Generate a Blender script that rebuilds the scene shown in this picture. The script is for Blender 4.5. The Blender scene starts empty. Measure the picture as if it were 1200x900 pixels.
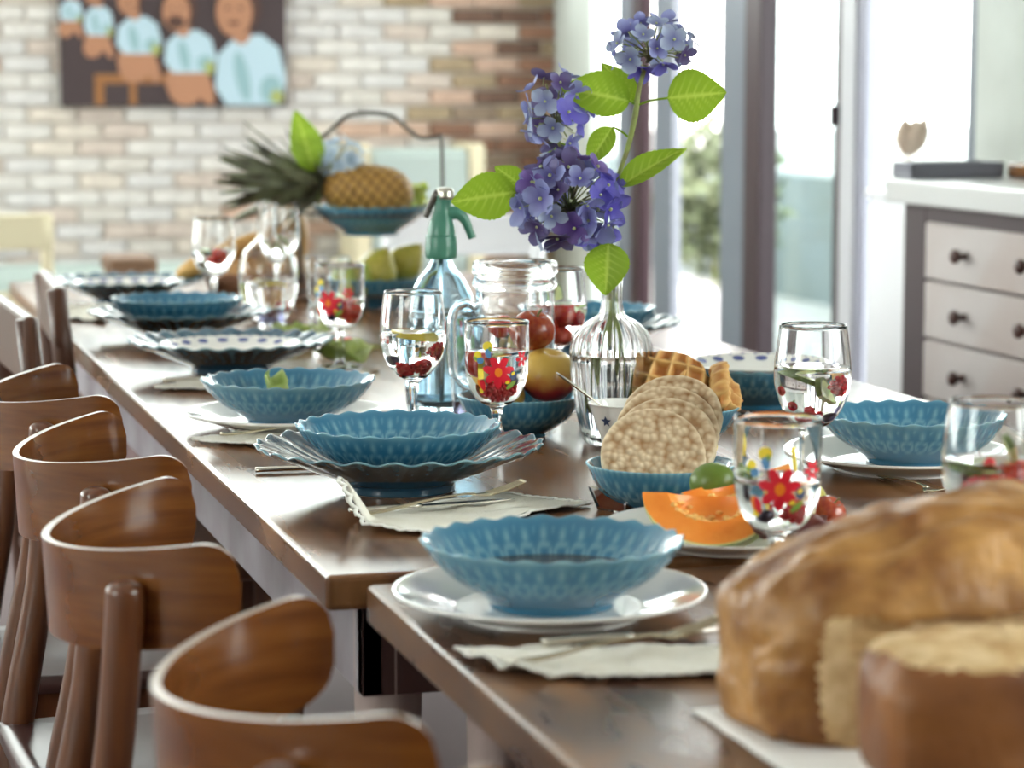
import bpy, bmesh, math, random
from mathutils import Vector, Matrix, Euler, noise

# ---------------------------------------------------------------- camera, world, exposure
S = bpy.context.scene
COL = S.collection
PI = math.pi
YAW = math.radians(15.7)
cam_d = bpy.data.cameras.new('camera')
cam_d.sensor_width = 36.0
cam_d.lens = 90.0
cam_d.clip_start = 0.05
cam_d.clip_end = 400
cam_d.dof.use_dof = True
cam_d.dof.focus_distance = 3.08
cam_d.dof.aperture_fstop = 5.0
cam = bpy.data.objects.new('camera', cam_d)
COL.objects.link(cam)
cam.location = (0, 0, 1.24)
cam.rotation_euler = (PI / 2 - math.atan(0.12), 0, -YAW)
S.camera = cam

W = bpy.data.worlds.new('overcast_sky')
S.world = W
W.use_nodes = True
wn, wl = W.node_tree.nodes, W.node_tree.links
bg = wn['Background']
wtc = wn.new('ShaderNodeTexCoord'); wsep = wn.new('ShaderNodeSeparateXYZ'); wr = wn.new('ShaderNodeValToRGB')
wl.new(wtc.outputs['Generated'], wsep.inputs[0]); wl.new(wsep.outputs['Z'], wr.inputs[0])
wr.color_ramp.elements[0].position = 0.0; wr.color_ramp.elements[0].color = (1.0, 0.975, 0.92, 1)
wr.color_ramp.elements[1].position = 0.6; wr.color_ramp.elements[1].color = (1.0, 0.985, 0.96, 1)
wl.new(wr.outputs[0], bg.inputs[0])
bg.inputs[1].default_value = 3.2

S.view_settings.view_transform = 'Standard'
S.view_settings.look = 'None'
S.view_settings.gamma = 1.0
S.view_settings.exposure = 2.08
S.cycles.max_bounces = 14
S.cycles.transmission_bounces = 14
S.cycles.transparent_max_bounces = 16
S.cycles.diffuse_bounces = 5
S.cycles.glossy_bounces = 6
S.cycles.sample_clamp_indirect = 8.0

# ---------------------------------------------------------------- helpers
R = random.Random(7)
MAT = {}

def P(name, col, rough=0.5, metal=0.0, col2=None, scale=6.0, stretch=(1, 1, 1), bump=0.0, bscale=None, coat=0.0,
      trans=0.0, ior=1.45, attr=None, sss=0.0, detail=4.0, lo=0.35, hi=0.65, spec=0.5, rough2=None, transl=0.0):
    m = bpy.data.materials.new(name); m.use_nodes = True
    n, l = m.node_tree.nodes, m.node_tree.links
    b = n['Principled BSDF']
    b.inputs['Base Color'].default_value = (*col, 1)
    b.inputs['Roughness'].default_value = rough
    b.inputs['Metallic'].default_value = metal
    b.inputs['IOR'].default_value = ior
    b.inputs['Specular IOR Level'].default_value = spec
    b.inputs['Transmission Weight'].default_value = trans
    if coat:
        b.inputs['Coat Weight'].default_value = coat; b.inputs['Coat Roughness'].default_value = 0.08
    if sss:
        b.inputs['Subsurface Weight'].default_value = sss; b.inputs['Subsurface Scale'].default_value = 0.01
    src = None
    if attr:
        a = n.new('ShaderNodeAttribute'); a.attribute_name = attr; src = a.outputs['Fac']
    elif col2 is not None or bump:
        tc = n.new('ShaderNodeTexCoord'); mp = n.new('ShaderNodeMapping'); mp.inputs['Scale'].default_value = stretch
        l.new(tc.outputs['Object'], mp.inputs[0])
        nz = n.new('ShaderNodeTexNoise'); nz.inputs['Scale'].default_value = scale; nz.inputs['Detail'].default_value = detail
        l.new(mp.outputs[0], nz.inputs['Vector']); src = nz.outputs['Fac']
    if col2 is not None:
        r = n.new('ShaderNodeValToRGB')
        r.color_ramp.elements[0].position = 0.0 if attr else lo; r.color_ramp.elements[1].position = 1.0 if attr else hi
        r.color_ramp.elements[0].color = (*col, 1); r.color_ramp.elements[1].color = (*col2, 1)
        l.new(src, r.inputs[0]); l.new(r.outputs[0], b.inputs['Base Color'])
        if rough2 is not None:
            mr = n.new('ShaderNodeMapRange'); mr.inputs[1].default_value = lo; mr.inputs[2].default_value = hi
            mr.inputs[3].default_value = rough; mr.inputs[4].default_value = rough2
            l.new(src, mr.inputs[0]); l.new(mr.outputs[0], b.inputs['Roughness'])
    if bump:
        bp = n.new('ShaderNodeBump'); bp.inputs['Strength'].default_value = bump; bp.inputs['Distance'].default_value = 0.004
        if bscale:
            tc2 = n.new('ShaderNodeTexCoord'); nz2 = n.new('ShaderNodeTexNoise'); nz2.inputs['Scale'].default_value = bscale
            nz2.inputs['Detail'].default_value = 5.0
            l.new(tc2.outputs['Object'], nz2.inputs['Vector']); l.new(nz2.outputs['Fac'], bp.inputs['Height'])
        else:
            l.new(src, bp.inputs['Height'])
        l.new(bp.outputs[0], b.inputs['Normal'])
    if transl:
        out = n['Material Output']; tr = n.new('ShaderNodeBsdfTranslucent'); mx = n.new('ShaderNodeMixShader')
        mx.inputs[0].default_value = transl
        if b.inputs['Base Color'].links: l.new(b.inputs['Base Color'].links[0].from_socket, tr.inputs[0])
        else: tr.inputs[0].default_value = (*col, 1)
        l.new(b.outputs[0], mx.inputs[1]); l.new(tr.outputs[0], mx.inputs[2]); l.new(mx.outputs[0], out.inputs[0])
    MAT[name] = m
    return m

def pane_mat(name, tint):
    m = bpy.data.materials.new(name); m.use_nodes = True
    n, l = m.node_tree.nodes, m.node_tree.links
    out = n['Material Output']; n.remove(n['Principled BSDF'])
    t = n.new('ShaderNodeBsdfTransparent'); t.inputs[0].default_value = (*tint, 1)
    g = n.new('ShaderNodeBsdfGlossy'); g.inputs['Roughness'].default_value = 0.02
    lw = n.new('ShaderNodeLayerWeight'); pw = n.new('ShaderNodeMath'); pw.operation = 'POWER'; pw.inputs[1].default_value = 5.0
    f = n.new('ShaderNodeMath'); f.operation = 'MULTIPLY_ADD'; f.inputs[1].default_value = 0.48; f.inputs[2].default_value = 0.02
    l.new(lw.outputs['Facing'], pw.inputs[0]); l.new(pw.outputs[0], f.inputs[0])
    mx = n.new('ShaderNodeMixShader')
    l.new(f.outputs[0], mx.inputs[0]); l.new(t.outputs[0], mx.inputs[1]); l.new(g.outputs[0], mx.inputs[2])
    l.new(mx.outputs[0], out.inputs[0]); MAT[name] = m
    return m

def aslist(m):
    return m if isinstance(m, (list, tuple)) else [m]

def mk(verts, faces, mats, smooth=True, idx=None, attr=None, name='mesh'):
    me = bpy.data.meshes.new(name)
    me.from_pydata([tuple(v) for v in verts], [], faces)
    for m in aslist(mats): me.materials.append(MAT[m] if isinstance(m, str) else m)
    if idx: me.polygons.foreach_set('material_index', idx)
    me.polygons.foreach_set('use_smooth', [smooth] * len(me.polygons))
    if attr:
        a = me.attributes.new('relief', 'FLOAT', 'POINT'); a.data.foreach_set('value', attr)
    me.update()
    return me

def bm_mesh(bm, mats, smooth=False, name='mesh'):
    me = bpy.data.meshes.new(name); bm.to_mesh(me); bm.free()
    for m in aslist(mats): me.materials.append(MAT[m] if isinstance(m, str) else m)
    me.polygons.foreach_set('use_smooth', [smooth] * len(me.polygons))
    return me

def ob(name, me, parent=None, loc=(0, 0, 0), rot=(0, 0, 0), scale=(1, 1, 1)):
    o = bpy.data.objects.new(name, me); COL.objects.link(o)
    o.location = loc; o.rotation_euler = rot; o.scale = scale
    if parent is not None: o.parent = parent
    return o

def tag(o, label=None, cat=None, group=None, kind=None):
    if label: o['label'] = label
    if cat: o['category'] = cat
    if group: o['group'] = group
    if kind: o['kind'] = kind
    return o

def thing(name, label, cat, loc=(0, 0, 0), rz=0.0, group=None):
    o = ob(name, None, None, loc, (0, 0, rz)); return tag(o, label, cat, group)

def dup(root, loc, rz=None, label=None, group=None):
    r = root.copy(); COL.objects.link(r); r.location = loc
    if rz is not None: r.rotation_euler = (0, 0, rz)
    if label: r['label'] = label
    if group: r['group'] = group
    for ch in list(root.children):
        c = ch.copy(); COL.objects.link(c); c.parent = r
        for g in list(ch.children):
            d = g.copy(); COL.objects.link(d); d.parent = c
    return r

def struct(name, me, loc=(0, 0, 0), rot=(0, 0, 0)):
    o = ob(name, me, None, loc, rot); o['kind'] = 'structure'; return o

def spl(pts, n=4):
    out = []
    pts = [Vector(p) for p in pts]
    for i in range(len(pts) - 1):
        p0 = pts[max(i - 1, 0)]; p1 = pts[i]; p2 = pts[i + 1]; p3 = pts[min(i + 2, len(pts) - 1)]
        for k in range(n):
            t = k / n
            out.append(0.5 * ((2 * p1) + (p2 - p0) * t + (2 * p0 - 5 * p1 + 4 * p2 - p3) * t * t + (3 * p1 - p0 - 3 * p2 + p3) * t ** 3))
    out.append(pts[-1])
    return out

def lathe(prof, seg, mats, fn=None, smooth=True, idxfn=None, raw=False):
    rows, verts, faces, idx, att = [], [], [], [], []
    for i, (r, z) in enumerate(prof):
        if r < 1e-6:
            rows.append([len(verts)]); verts.append((0, 0, z)); att.append(0.0); continue
        row = []
        for k in range(seg):
            th = 2 * PI * k / seg; rr, zz, a = r, z, 0.0
            if fn: rr, zz, a = fn(th, i, r, z)
            row.append(len(verts)); verts.append((rr * math.cos(th), rr * math.sin(th), zz)); att.append(a)
        rows.append(row)
    for i in range(len(rows) - 1):
        a, b = rows[i], rows[i + 1]
        for k in range(seg):
            k2 = (k + 1) % seg
            if len(a) == 1 and len(b) == 1: continue
            if len(a) == 1: f = (a[0], b[k2], b[k])
            elif len(b) == 1: f = (a[k], a[k2], b[0])
            else: f = (a[k], a[k2], b[k2], b[k])
            faces.append(f); idx.append(idxfn(i) if idxfn else 0)
    if raw: return verts, faces, idx
    return mk(verts, faces, mats, smooth, idx, att if fn else None)

def lathe_s(pts, n, seg, mats, **kw):
    return lathe([(max(p.x, 0.0), p.y) for p in spl([(a, b, 0) for a, b in pts], n)], seg, mats, **kw)

def box_bm(sx, sy, sz, bev=0.0, seg=2, c=(0, 0, 0), bm=None):
    own = bm is None
    if own: bm = bmesh.new()
    g = bmesh.ops.create_cube(bm, size=1.0)['verts']
    for v in g: v.co = Vector((v.co.x * sx + c[0], v.co.y * sy + c[1], v.co.z * sz + c[2]))
    if bev:
        es = list({e for v in g for e in v.link_edges})
        bmesh.ops.bevel(bm, geom=es, offset=bev, segments=seg, affect='EDGES', profile=0.5)
    return bm

def box(mats, sx, sy, sz, bev=0.0, seg=2, c=(0, 0, 0), smooth=False):
    return bm_mesh(box_bm(sx, sy, sz, bev, seg, c), mats, smooth)

def span(mats, x0, x1, y0, y1, z0, z1, bev=0.0):
    return box(mats, x1 - x0, y1 - y0, z1 - z0, bev, 2, ((x0 + x1) / 2, (y0 + y1) / 2, (z0 + z1) / 2))

def tube(path, rad, mats, seg=10, n=4, closed_ends=True, flat=1.0, raw=False):
    pts = spl(path, n) if n > 1 else [Vector(p) for p in path]
    m = len(pts)
    if callable(rad): rr = [rad(i / (m - 1)) for i in range(m)]
    elif isinstance(rad, (list, tuple)):
        rr = []
        for i in range(m):
            t = i / (m - 1) * (len(rad) - 1); k = min(int(t), len(rad) - 2); rr.append(rad[k] + (rad[k + 1] - rad[k]) * (t - k))
    else: rr = [rad] * m
    verts, faces = [], []
    up = None
    for i, p in enumerate(pts):
        t = (pts[min(i + 1, m - 1)] - pts[max(i - 1, 0)]).normalized()
        if up is None:
            up = Vector((0, 0, 1)) if abs(t.z) < 0.9 else Vector((1, 0, 0))
        s = t.cross(up).normalized(); up = s.cross(t).normalized()
        for k in range(seg):
            a = 2 * PI * k / seg
            verts.append(p + s * (rr[i] * math.cos(a)) + up * (rr[i] * flat * math.sin(a)))
    for i in range(m - 1):
        for k in range(seg):
            k2 = (k + 1) % seg
            faces.append((i * seg + k, i * seg + k2, (i + 1) * seg + k2, (i + 1) * seg + k))
    if closed_ends:
        faces.append(tuple(reversed(range(seg)))); faces.append(tuple((m - 1) * seg + k for k in range(seg)))
    if raw: return verts, faces
    return mk(verts, faces, mats)

def blob(sub, mats, fn, smooth=True, mi=None):
    bm = bmesh.new(); bmesh.ops.create_icosphere(bm, subdivisions=sub, radius=1.0)
    for v in bm.verts: v.co = fn(v.co.copy())
    if mi:
        for f in bm.faces: f.material_index = mi(f.calc_center_median())
    bm.normal_update()
    return bm_mesh(bm, mats, smooth)

def prism(poly, h, mats, bev=0.0, smooth=False):
    """poly: (x, y) outline extruded up by h"""
    bm = bmesh.new()
    vs = [bm.verts.new((x, y, 0)) for x, y in poly]
    f = bm.faces.new(vs)
    r = bmesh.ops.extrude_face_region(bm, geom=[f])
    for g in r['geom']:
        if isinstance(g, bmesh.types.BMVert): g.co.z += h
    bmesh.ops.recalc_face_normals(bm, faces=bm.faces)
    if bev: bmesh.ops.bevel(bm, geom=[e for e in bm.edges], offset=bev, segments=2, affect='EDGES')
    return bm_mesh(bm, mats, smooth)

def sheet(nx, ny, fn, mats, thick=0.0, attr=None):
    """grid over u,v in 0..1; with thickness it is closed"""
    top = [Vector(fn(i / nx, j / ny)) for j in range(ny + 1) for i in range(nx + 1)]
    faces = [(j * (nx + 1) + i, j * (nx + 1) + i + 1, (j + 1) * (nx + 1) + i + 1, (j + 1) * (nx + 1) + i) for j in range(ny) for i in range(nx)]
    at = [attr(i / nx, j / ny) for j in range(ny + 1) for i in range(nx + 1)] if attr else None
    me = mk(top, faces, mats, True, None, at)
    if thick:
        bm = bmesh.new(); bm.from_mesh(me); bmesh.ops.solidify(bm, geom=bm.faces[:], thickness=thick)
        bm.to_mesh(me); bm.free(); me.polygons.foreach_set('use_smooth', [True] * len(me.polygons))
    return me

def join(parts, mats, smooth=True):
    """parts: list of (verts, faces, material index)"""
    V, F, I = [], [], []
    for v, f, i in parts:
        o = len(V); V += [tuple(a) for a in v]; F += [tuple(o + k for k in g) for g in f]; I += [i] * len(f)
    return mk(V, F, mats, smooth, I)

def raw_ball(c, r, sub=2, sq=(1, 1, 1)):
    bm = bmesh.new(); bmesh.ops.create_icosphere(bm, subdivisions=sub, radius=1.0)
    v = [Vector((c[0] + p.co.x * r * sq[0], c[1] + p.co.y * r * sq[1], c[2] + p.co.z * r * sq[2])) for p in bm.verts]
    f = [tuple(x.index for x in g.verts) for g in bm.faces]; bm.free()
    return v, f

# ---------------------------------------------------------------- materials
P('plaster_white', (0.80, 0.79, 0.76), 0.8, bump=0.1, bscale=20, col2=(0.74, 0.73, 0.70), scale=2)
P('plaster_grey', (0.50, 0.53, 0.50), 0.8, col2=(0.42, 0.44, 0.41), scale=3, bump=0.15, bscale=25)
P('ceiling_paint', (0.85, 0.84, 0.82), 0.9)
P('floor_stone', (0.085, 0.050, 0.052), 0.6, spec=0.25, col2=(0.12, 0.075, 0.075), scale=1.5)
P('mortar', (0.60, 0.55, 0.50), 0.95, bump=0.4, bscale=60, col2=(0.54, 0.48, 0.42), scale=6)
P('terrace_stone', (0.20, 0.20, 0.19), 0.8, col2=(0.15, 0.15, 0.14), scale=2)
P('parapet', (0.085, 0.105, 0.11), 0.85, col2=(0.065, 0.08, 0.075), scale=2)  # shade of a terrace roof, not built, is put into this dark colour
P('leafy_green', (0.05, 0.075, 0.035), 0.7, col2=(0.10, 0.115, 0.06), scale=30)
P('frame_grey', (0.15, 0.17, 0.205), 0.4)
P('frame_dark', (0.034, 0.014, 0.020), 0.45)
P('frame_white', (0.50, 0.50, 0.53), 0.4)
P('white_paint', (0.80, 0.80, 0.83), 0.5)
P('lavender_paint', (0.30, 0.30, 0.37), 0.5)
pane_mat('window_glass', (0.90, 0.95, 0.95))
pane_mat('door_glass', (0.72, 0.79, 0.80))
P('table_wood', (0.095, 0.034, 0.014), 0.20, col2=(0.27, 0.125, 0.048), scale=4.2, stretch=(5, 0.7, 3), detail=7, lo=0.3, hi=0.72, bump=0.06, rough2=0.30)
P('table_wood_dark', (0.050, 0.017, 0.010), 0.24, col2=(0.25, 0.125, 0.058), scale=6.5, stretch=(3, 1.0, 3), detail=8, lo=0.38, hi=0.66, bump=0.06, rough2=0.42)
P('table_edge', (0.20, 0.10, 0.055), 0.35, col2=(0.10, 0.045, 0.03), scale=10, stretch=(1, .3, 3))
P('apron_sky_sheen', (0.30, 0.27, 0.30), 0.5, col2=(0.22, 0.18, 0.20), scale=8)  # pale tone paints in the sky's reflection on dark apron wood
P('leg_wood', (0.36, 0.27, 0.25), 0.5)
P('ply', (0.105, 0.030, 0.0075), 0.20, col2=(0.175, 0.058, 0.012), scale=6, stretch=(1.2, 1.2, 16), coat=0.5, lo=0.3, hi=0.7)
P('ply_post', (0.080, 0.024, 0.009), 0.28, col2=(0.14, 0.045, 0.014), scale=8, stretch=(8, 8, .8), coat=0.4)
P('ply_edge', (0.22, 0.125, 0.065), 0.3)
P('seat_dark', (0.060, 0.025, 0.022), 0.3)
P('brown_chair', (0.055, 0.020, 0.012), 0.35, col2=(0.095, 0.036, 0.018), scale=8, stretch=(6, 6, 1))
P('cream_wood', (0.62, 0.55, 0.38), 0.5)
P('glaze', (0.030, 0.150, 0.255), 0.13, attr='relief', col2=(0.24, 0.47, 0.53), coat=0.4)
P('glaze_dark', (0.022, 0.070, 0.115), 0.12, attr='relief', col2=(0.20, 0.36, 0.40), coat=0.4)
P('foot_clay', (0.62, 0.58, 0.50), 0.6)
P('white_china', (0.80, 0.78, 0.74), 0.12, coat=0.3)
P('blue_print', (0.08, 0.10, 0.28), 0.15)
P('soup', (0.16, 0.075, 0.030), 0.15)
P('glass', (1, 1, 1), 0.0, trans=1.0, ior=1.45)
P('blue_glass', (0.70, 0.89, 1.0), 0.0, trans=1.0, ior=1.45)
P('violet_glass', (0.55, 0.58, 0.92), 0.0, trans=1.0, ior=1.45)
P('water', (1, 1, 1), 0.0, trans=1.0, ior=1.33)
P('steel', (0.62, 0.58, 0.50), 0.22, metal=1.0)
P('brass_steel', (0.55, 0.48, 0.34), 0.25, metal=1.0)
P('dark_wire', (0.08, 0.07, 0.06), 0.4, metal=0.6)
P('green_metal', (0.055, 0.19, 0.13), 0.35, coat=0.2)
P('linen', (0.74, 0.70, 0.60), 0.9, bump=0.5, bscale=350, col2=(0.80, 0.77, 0.69), scale=30)
P('lace', (0.84, 0.82, 0.76), 0.9, bump=0.6, bscale=260)
P('paper', (0.82, 0.79, 0.76), 0.8)
P('red_berry', (0.70, 0.016, 0.028), 0.2, coat=0.2)
P('strawberry', (0.62, 0.022, 0.018), 0.25, col2=(0.74, 0.07, 0.03), scale=90)
P('blueberry', (0.035, 0.030, 0.075), 0.4)
P('lime_peel', (0.10, 0.155, 0.018), 0.35)
P('lime_flesh', (0.62, 0.72, 0.28), 0.35, sss=0.2)
P('lemon_peel', (0.85, 0.66, 0.06), 0.4)
P('lemon_flesh', (0.88, 0.82, 0.40), 0.35)
P('apple_red', (0.28, 0.032, 0.014), 0.22, col2=(0.36, 0.065, 0.018), scale=4, coat=0.2)
P('nectarine', (0.74, 0.46, 0.09), 0.3, col2=(0.46, 0.020, 0.020), attr='relief', coat=0.15)
P('pear_green', (0.34, 0.31, 0.035), 0.32, col2=(0.46, 0.38, 0.08), scale=5, coat=0.1)
P('pear_blush', (0.30, 0.36, 0.05), 0.32, col2=(0.52, 0.21, 0.07), attr='relief', coat=0.1)
P('grape_green', (0.48, 0.56, 0.10), 0.2, sss=0.3)
P('melon_flesh', (0.74, 0.20, 0.018), 0.35, col2=(0.82, 0.28, 0.04), scale=30, sss=0.1, bump=0.1, bscale=120)
P('melon_pale', (0.62, 0.42, 0.13), 0.4)
P('melon_rind', (0.36, 0.42, 0.16), 0.6, col2=(0.56, 0.54, 0.34), scale=40)
P('melon_seed', (0.85, 0.48, 0.14), 0.3)
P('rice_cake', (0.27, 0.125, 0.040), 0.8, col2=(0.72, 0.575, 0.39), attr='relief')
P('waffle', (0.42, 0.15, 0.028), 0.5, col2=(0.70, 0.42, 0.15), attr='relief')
P('crust', (0.17, 0.056, 0.010), 0.42, col2=(0.47, 0.235, 0.065), scale=14, detail=6, bump=0.9, bscale=50, lo=0.38, hi=0.64)
P('crust_dark', (0.15, 0.046, 0.010), 0.5, col2=(0.27, 0.10, 0.022), scale=12, bump=0.6, bscale=45)
P('crumb', (0.48, 0.29, 0.12), 0.9, col2=(0.72, 0.52, 0.29), scale=40, detail=6, bump=1.0, bscale=80)
P('baguette_crust', (0.52, 0.30, 0.08), 0.5, col2=(0.36, 0.17, 0.04), scale=12, bump=0.3, bscale=40)
P('loaf_crust', (0.42, 0.20, 0.07), 0.6, col2=(0.52, 0.29, 0.12), scale=10)
P('wicker', (0.22, 0.09, 0.04), 0.6)
P('jam', (0.17, 0.035, 0.015), 0.15)
P('leaf', (0.22, 0.37, 0.012), 0.42, attr='relief', col2=(0.45, 0.58, 0.08), transl=0.5)
P('stem', (0.24, 0.30, 0.07), 0.5, col2=(0.15, 0.13, 0.05), scale=40)
P('stem_wet', (0.20, 0.17, 0.08), 0.5)
for i, (a, b) in enumerate([((0.085, 0.060, 0.42), (0.19, 0.17, 0.56)), ((0.12, 0.10, 0.36), (0.33, 0.36, 0.62)),
                            ((0.075, 0.038, 0.15), (0.16, 0.14, 0.28)), ((0.12, 0.055, 0.26), (0.22, 0.15, 0.40)),
                            ((0.16, 0.17, 0.38), (0.42, 0.48, 0.62))]):
    P('petal_%d' % i, a, 0.5, attr='relief', col2=b, transl=0.3)
P('floret_eye', (0.45, 0.50, 0.25), 0.5)
P('pale_petal', (0.35, 0.48, 0.66), 0.5, attr='relief', col2=(0.72, 0.80, 0.86), transl=0.3)
P('pine_skin', (0.10, 0.032, 0.010), 0.5, attr='relief', col2=(0.44, 0.24, 0.05))
P('pine_leaf', (0.030, 0.020, 0.012), 0.35, col2=(0.17, 0.18, 0.10), scale=20, stretch=(1, 1, 3))
P('lettuce', (0.40, 0.52, 0.12), 0.5, col2=(0.58, 0.64, 0.28), scale=30, transl=0.3)
P('dark_leaf', (0.10, 0.022, 0.025), 0.4, col2=(0.17, 0.05, 0.03), scale=30)
P('husk', (0.66, 0.55, 0.28), 0.7, col2=(0.52, 0.36, 0.20), scale=30, transl=0.2)
P('apple_cut', (0.72, 0.68, 0.42), 0.4)
P('canvas_dark', (0.045, 0.028, 0.030), 0.6)
P('paint_skin', (0.36, 0.17, 0.095), 0.6)
P('paint_hair', (0.07, 0.03, 0.02), 0.6)
P('paint_shirt', (0.38, 0.50, 0.57), 0.6)
P('paint_shirt_lo', (0.22, 0.35, 0.38), 0.6)
P('paint_bench', (0.26, 0.11, 0.035), 0.6)
P('paint_green', (0.30, 0.33, 0.11), 0.6)
P('pf_red', (0.72, 0.02, 0.04), 0.3)
P('pf_orange', (0.85, 0.22, 0.02), 0.3)
P('pf_yellow', (0.86, 0.64, 0.04), 0.3)
P('pf_green', (0.22, 0.34, 0.06), 0.3)
P('pf_blue', (0.10, 0.26, 0.48), 0.3)
P('pf_navy', (0.05, 0.07, 0.14), 0.3)
P('drawer_wood', (0.50, 0.45, 0.44), 0.6, col2=(0.42, 0.33, 0.30), scale=3, lo=0.45, hi=0.75)
P('carcass_dark', (0.058, 0.036, 0.042), 0.5)
P('counter_stone', (0.64, 0.64, 0.64), 0.25)
P('knob_wood', (0.06, 0.020, 0.015), 0.3)
P('tray_grey', (0.17, 0.17, 0.21), 0.4)
P('pale_blue', (0.36, 0.42, 0.395), 0.7)
P('pampas', (0.70, 0.58, 0.48), 0.9, transl=0.3)
P('stool_brown', (0.16, 0.085, 0.045), 0.6)
BR = []
for i, c in enumerate([(0.62, 0.585, 0.55), (0.58, 0.555, 0.54), (0.56, 0.52, 0.475), (0.60, 0.53, 0.46), (0.53, 0.445, 0.39), (0.50, 0.34, 0.26),
                       (0.30, 0.155, 0.10), (0.22, 0.115, 0.075), (0.15, 0.085, 0.060), (0.33, 0.245, 0.155), (0.25, 0.18, 0.13)]):
    BR.append(P('brick_%d' % i, c, 0.9, col2=tuple(x * 0.86 for x in c), scale=14, bump=0.5, bscale=40))

# ---------------------------------------------------------------- large structure
XR, XL, YB, YF, ZC = 2.90, -2.40, 9.70, -2.60, 2.90
struct('floor', span('floor_stone', XL - .2, XR + .1, YF - .2, YB + .3, -0.1, 0))
struct('ceiling', span('ceiling_paint', XL - .2, XR + .2, YF - .2, YB + .3, ZC, ZC + .1))

def wall_with_holes(name, axis, at0, at1, a0, a1, z0, z1, holes, mat):
    """solid wall pieces round rectangular openings; axis 'x' runs along X, 'y' along Y"""
    bm = bmesh.new()
    xs = sorted({a0, a1, *[h[0] for h in holes], *[h[1] for h in holes]})
    zs = sorted({z0, z1, *[h[2] for h in holes], *[h[3] for h in holes]})
    for i in range(len(xs) - 1):
        for j in range(len(zs) - 1):
            cx, cz = (xs[i] + xs[i + 1]) / 2, (zs[j] + zs[j + 1]) / 2
            if any(h[0] < cx < h[1] and h[2] < cz < h[3] for h in holes): continue
            if axis == 'x': box_bm(xs[i + 1] - xs[i], at1 - at0, zs[j + 1] - zs[j], c=(cx, (at0 + at1) / 2, cz), bm=bm)
            else: box_bm(at1 - at0, xs[i + 1] - xs[i], zs[j + 1] - zs[j], c=((at0 + at1) / 2, cx, cz), bm=bm)
    return struct(name, bm_mesh(bm, mat))

# back wall: mortar bed with single bricks, an unseen high window band above the picture, added for backlight and table glare
HB = (-2.0, 2.6, 1.68, 2.75)
wb = wall_with_holes('wall_back', 'x', YB + .012, YB + .25, XL, XR + .2, 0, ZC, [HB], 'mortar')
bw, bh, gap = 0.172, 0.0535, 0.009
bmesh_cache = {}
def brick_mesh(mi, w):
    k = (mi, round(w, 3))
    if k not in bmesh_cache: bmesh_cache[k] = box(BR[mi], w, .03, bh, .004, 1)
    return bmesh_cache[k]
rest = [bmesh.new() for _ in BR]
rb = random.Random(3)
cand = []
nz = int(ZC / (bh + gap))
for j in range(nz):
    z = gap + bh / 2 + j * (bh + gap)
    x = XL + (0 if j % 2 else -(bw + gap) / 2)
    while x < XR:
        x0, x1 = max(x, XL), min(x + bw, XR - .002); x += bw + gap
        if x1 - x0 < .03: continue
        cx = (x0 + x1) / 2
        if HB[2] - .06 < z < HB[3] + .06 and HB[0] - .1 < cx < HB[1] + .1: continue
        t = noise.noise(Vector((cx * 1.7, z * 2.3, 4.0))) * .5 + (cx - 2.24) * 1.9 + rb.uniform(-.34, .34)
        if t < .0: mi = rb.choice([0, 0, 1, 1, 0, 2, 1, 3, 0, 4])
        elif t < .35: mi = rb.choice([1, 2, 3, 3, 4, 4, 5, 9])
        elif t < .62: mi = rb.choice([3, 4, 5, 6, 9, 10, 5])
        else: mi = rb.choice([6, 7, 8, 10, 5, 9, 7])
        if rb.random() < .04: mi = 5
        vis = .62 < x1 and .50 < z < 1.56
        cand.append((vis, cx, z, x1 - x0, mi))
nb = 0
for vis, cx, z, w, mi in cand:
    dy = YB + .006 + rb.uniform(-.003, .003)
    if vis and nb < 296:
        ob('brick', brick_mesh(mi, w), wb, (cx, dy, z), (0, rb.uniform(-.012, .012), 0)); nb += 1
    else: box_bm(w, .03, bh, c=(cx, dy, z), bm=rest[mi])
bmr = bmesh.new()
for mi, b in enumerate(rest):
    me = bm_mesh(b, BR[mi]); n0 = len(bmr.faces); bmr.from_mesh(me)
    bmr.faces.ensure_lookup_table()
    for f in bmr.faces[n0:]: f.material_index = mi
tag(ob('bricks', bm_mesh(bmr, BR), wb), kind='stuff')
w3 = struct('window_3', bm_mesh((lambda b: [box_bm(HB[1] - HB[0], .06, .06, c=((HB[0] + HB[1]) / 2, YB + .1, z), bm=b) for z in (HB[2] + .03, HB[3] - .03)] and b)(bmesh.new()), 'frame_grey'))
for x in (HB[0] + .03, -0.5, 1.0, HB[1] - .03): ob('mullion', span('frame_grey', x - .03, x + .03, YB + .07, YB + .13, HB[2], HB[3]), w3)
ob('pane', span('window_glass', HB[0], HB[1], YB + .095, YB + .10, HB[2], HB[3]), w3)

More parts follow.
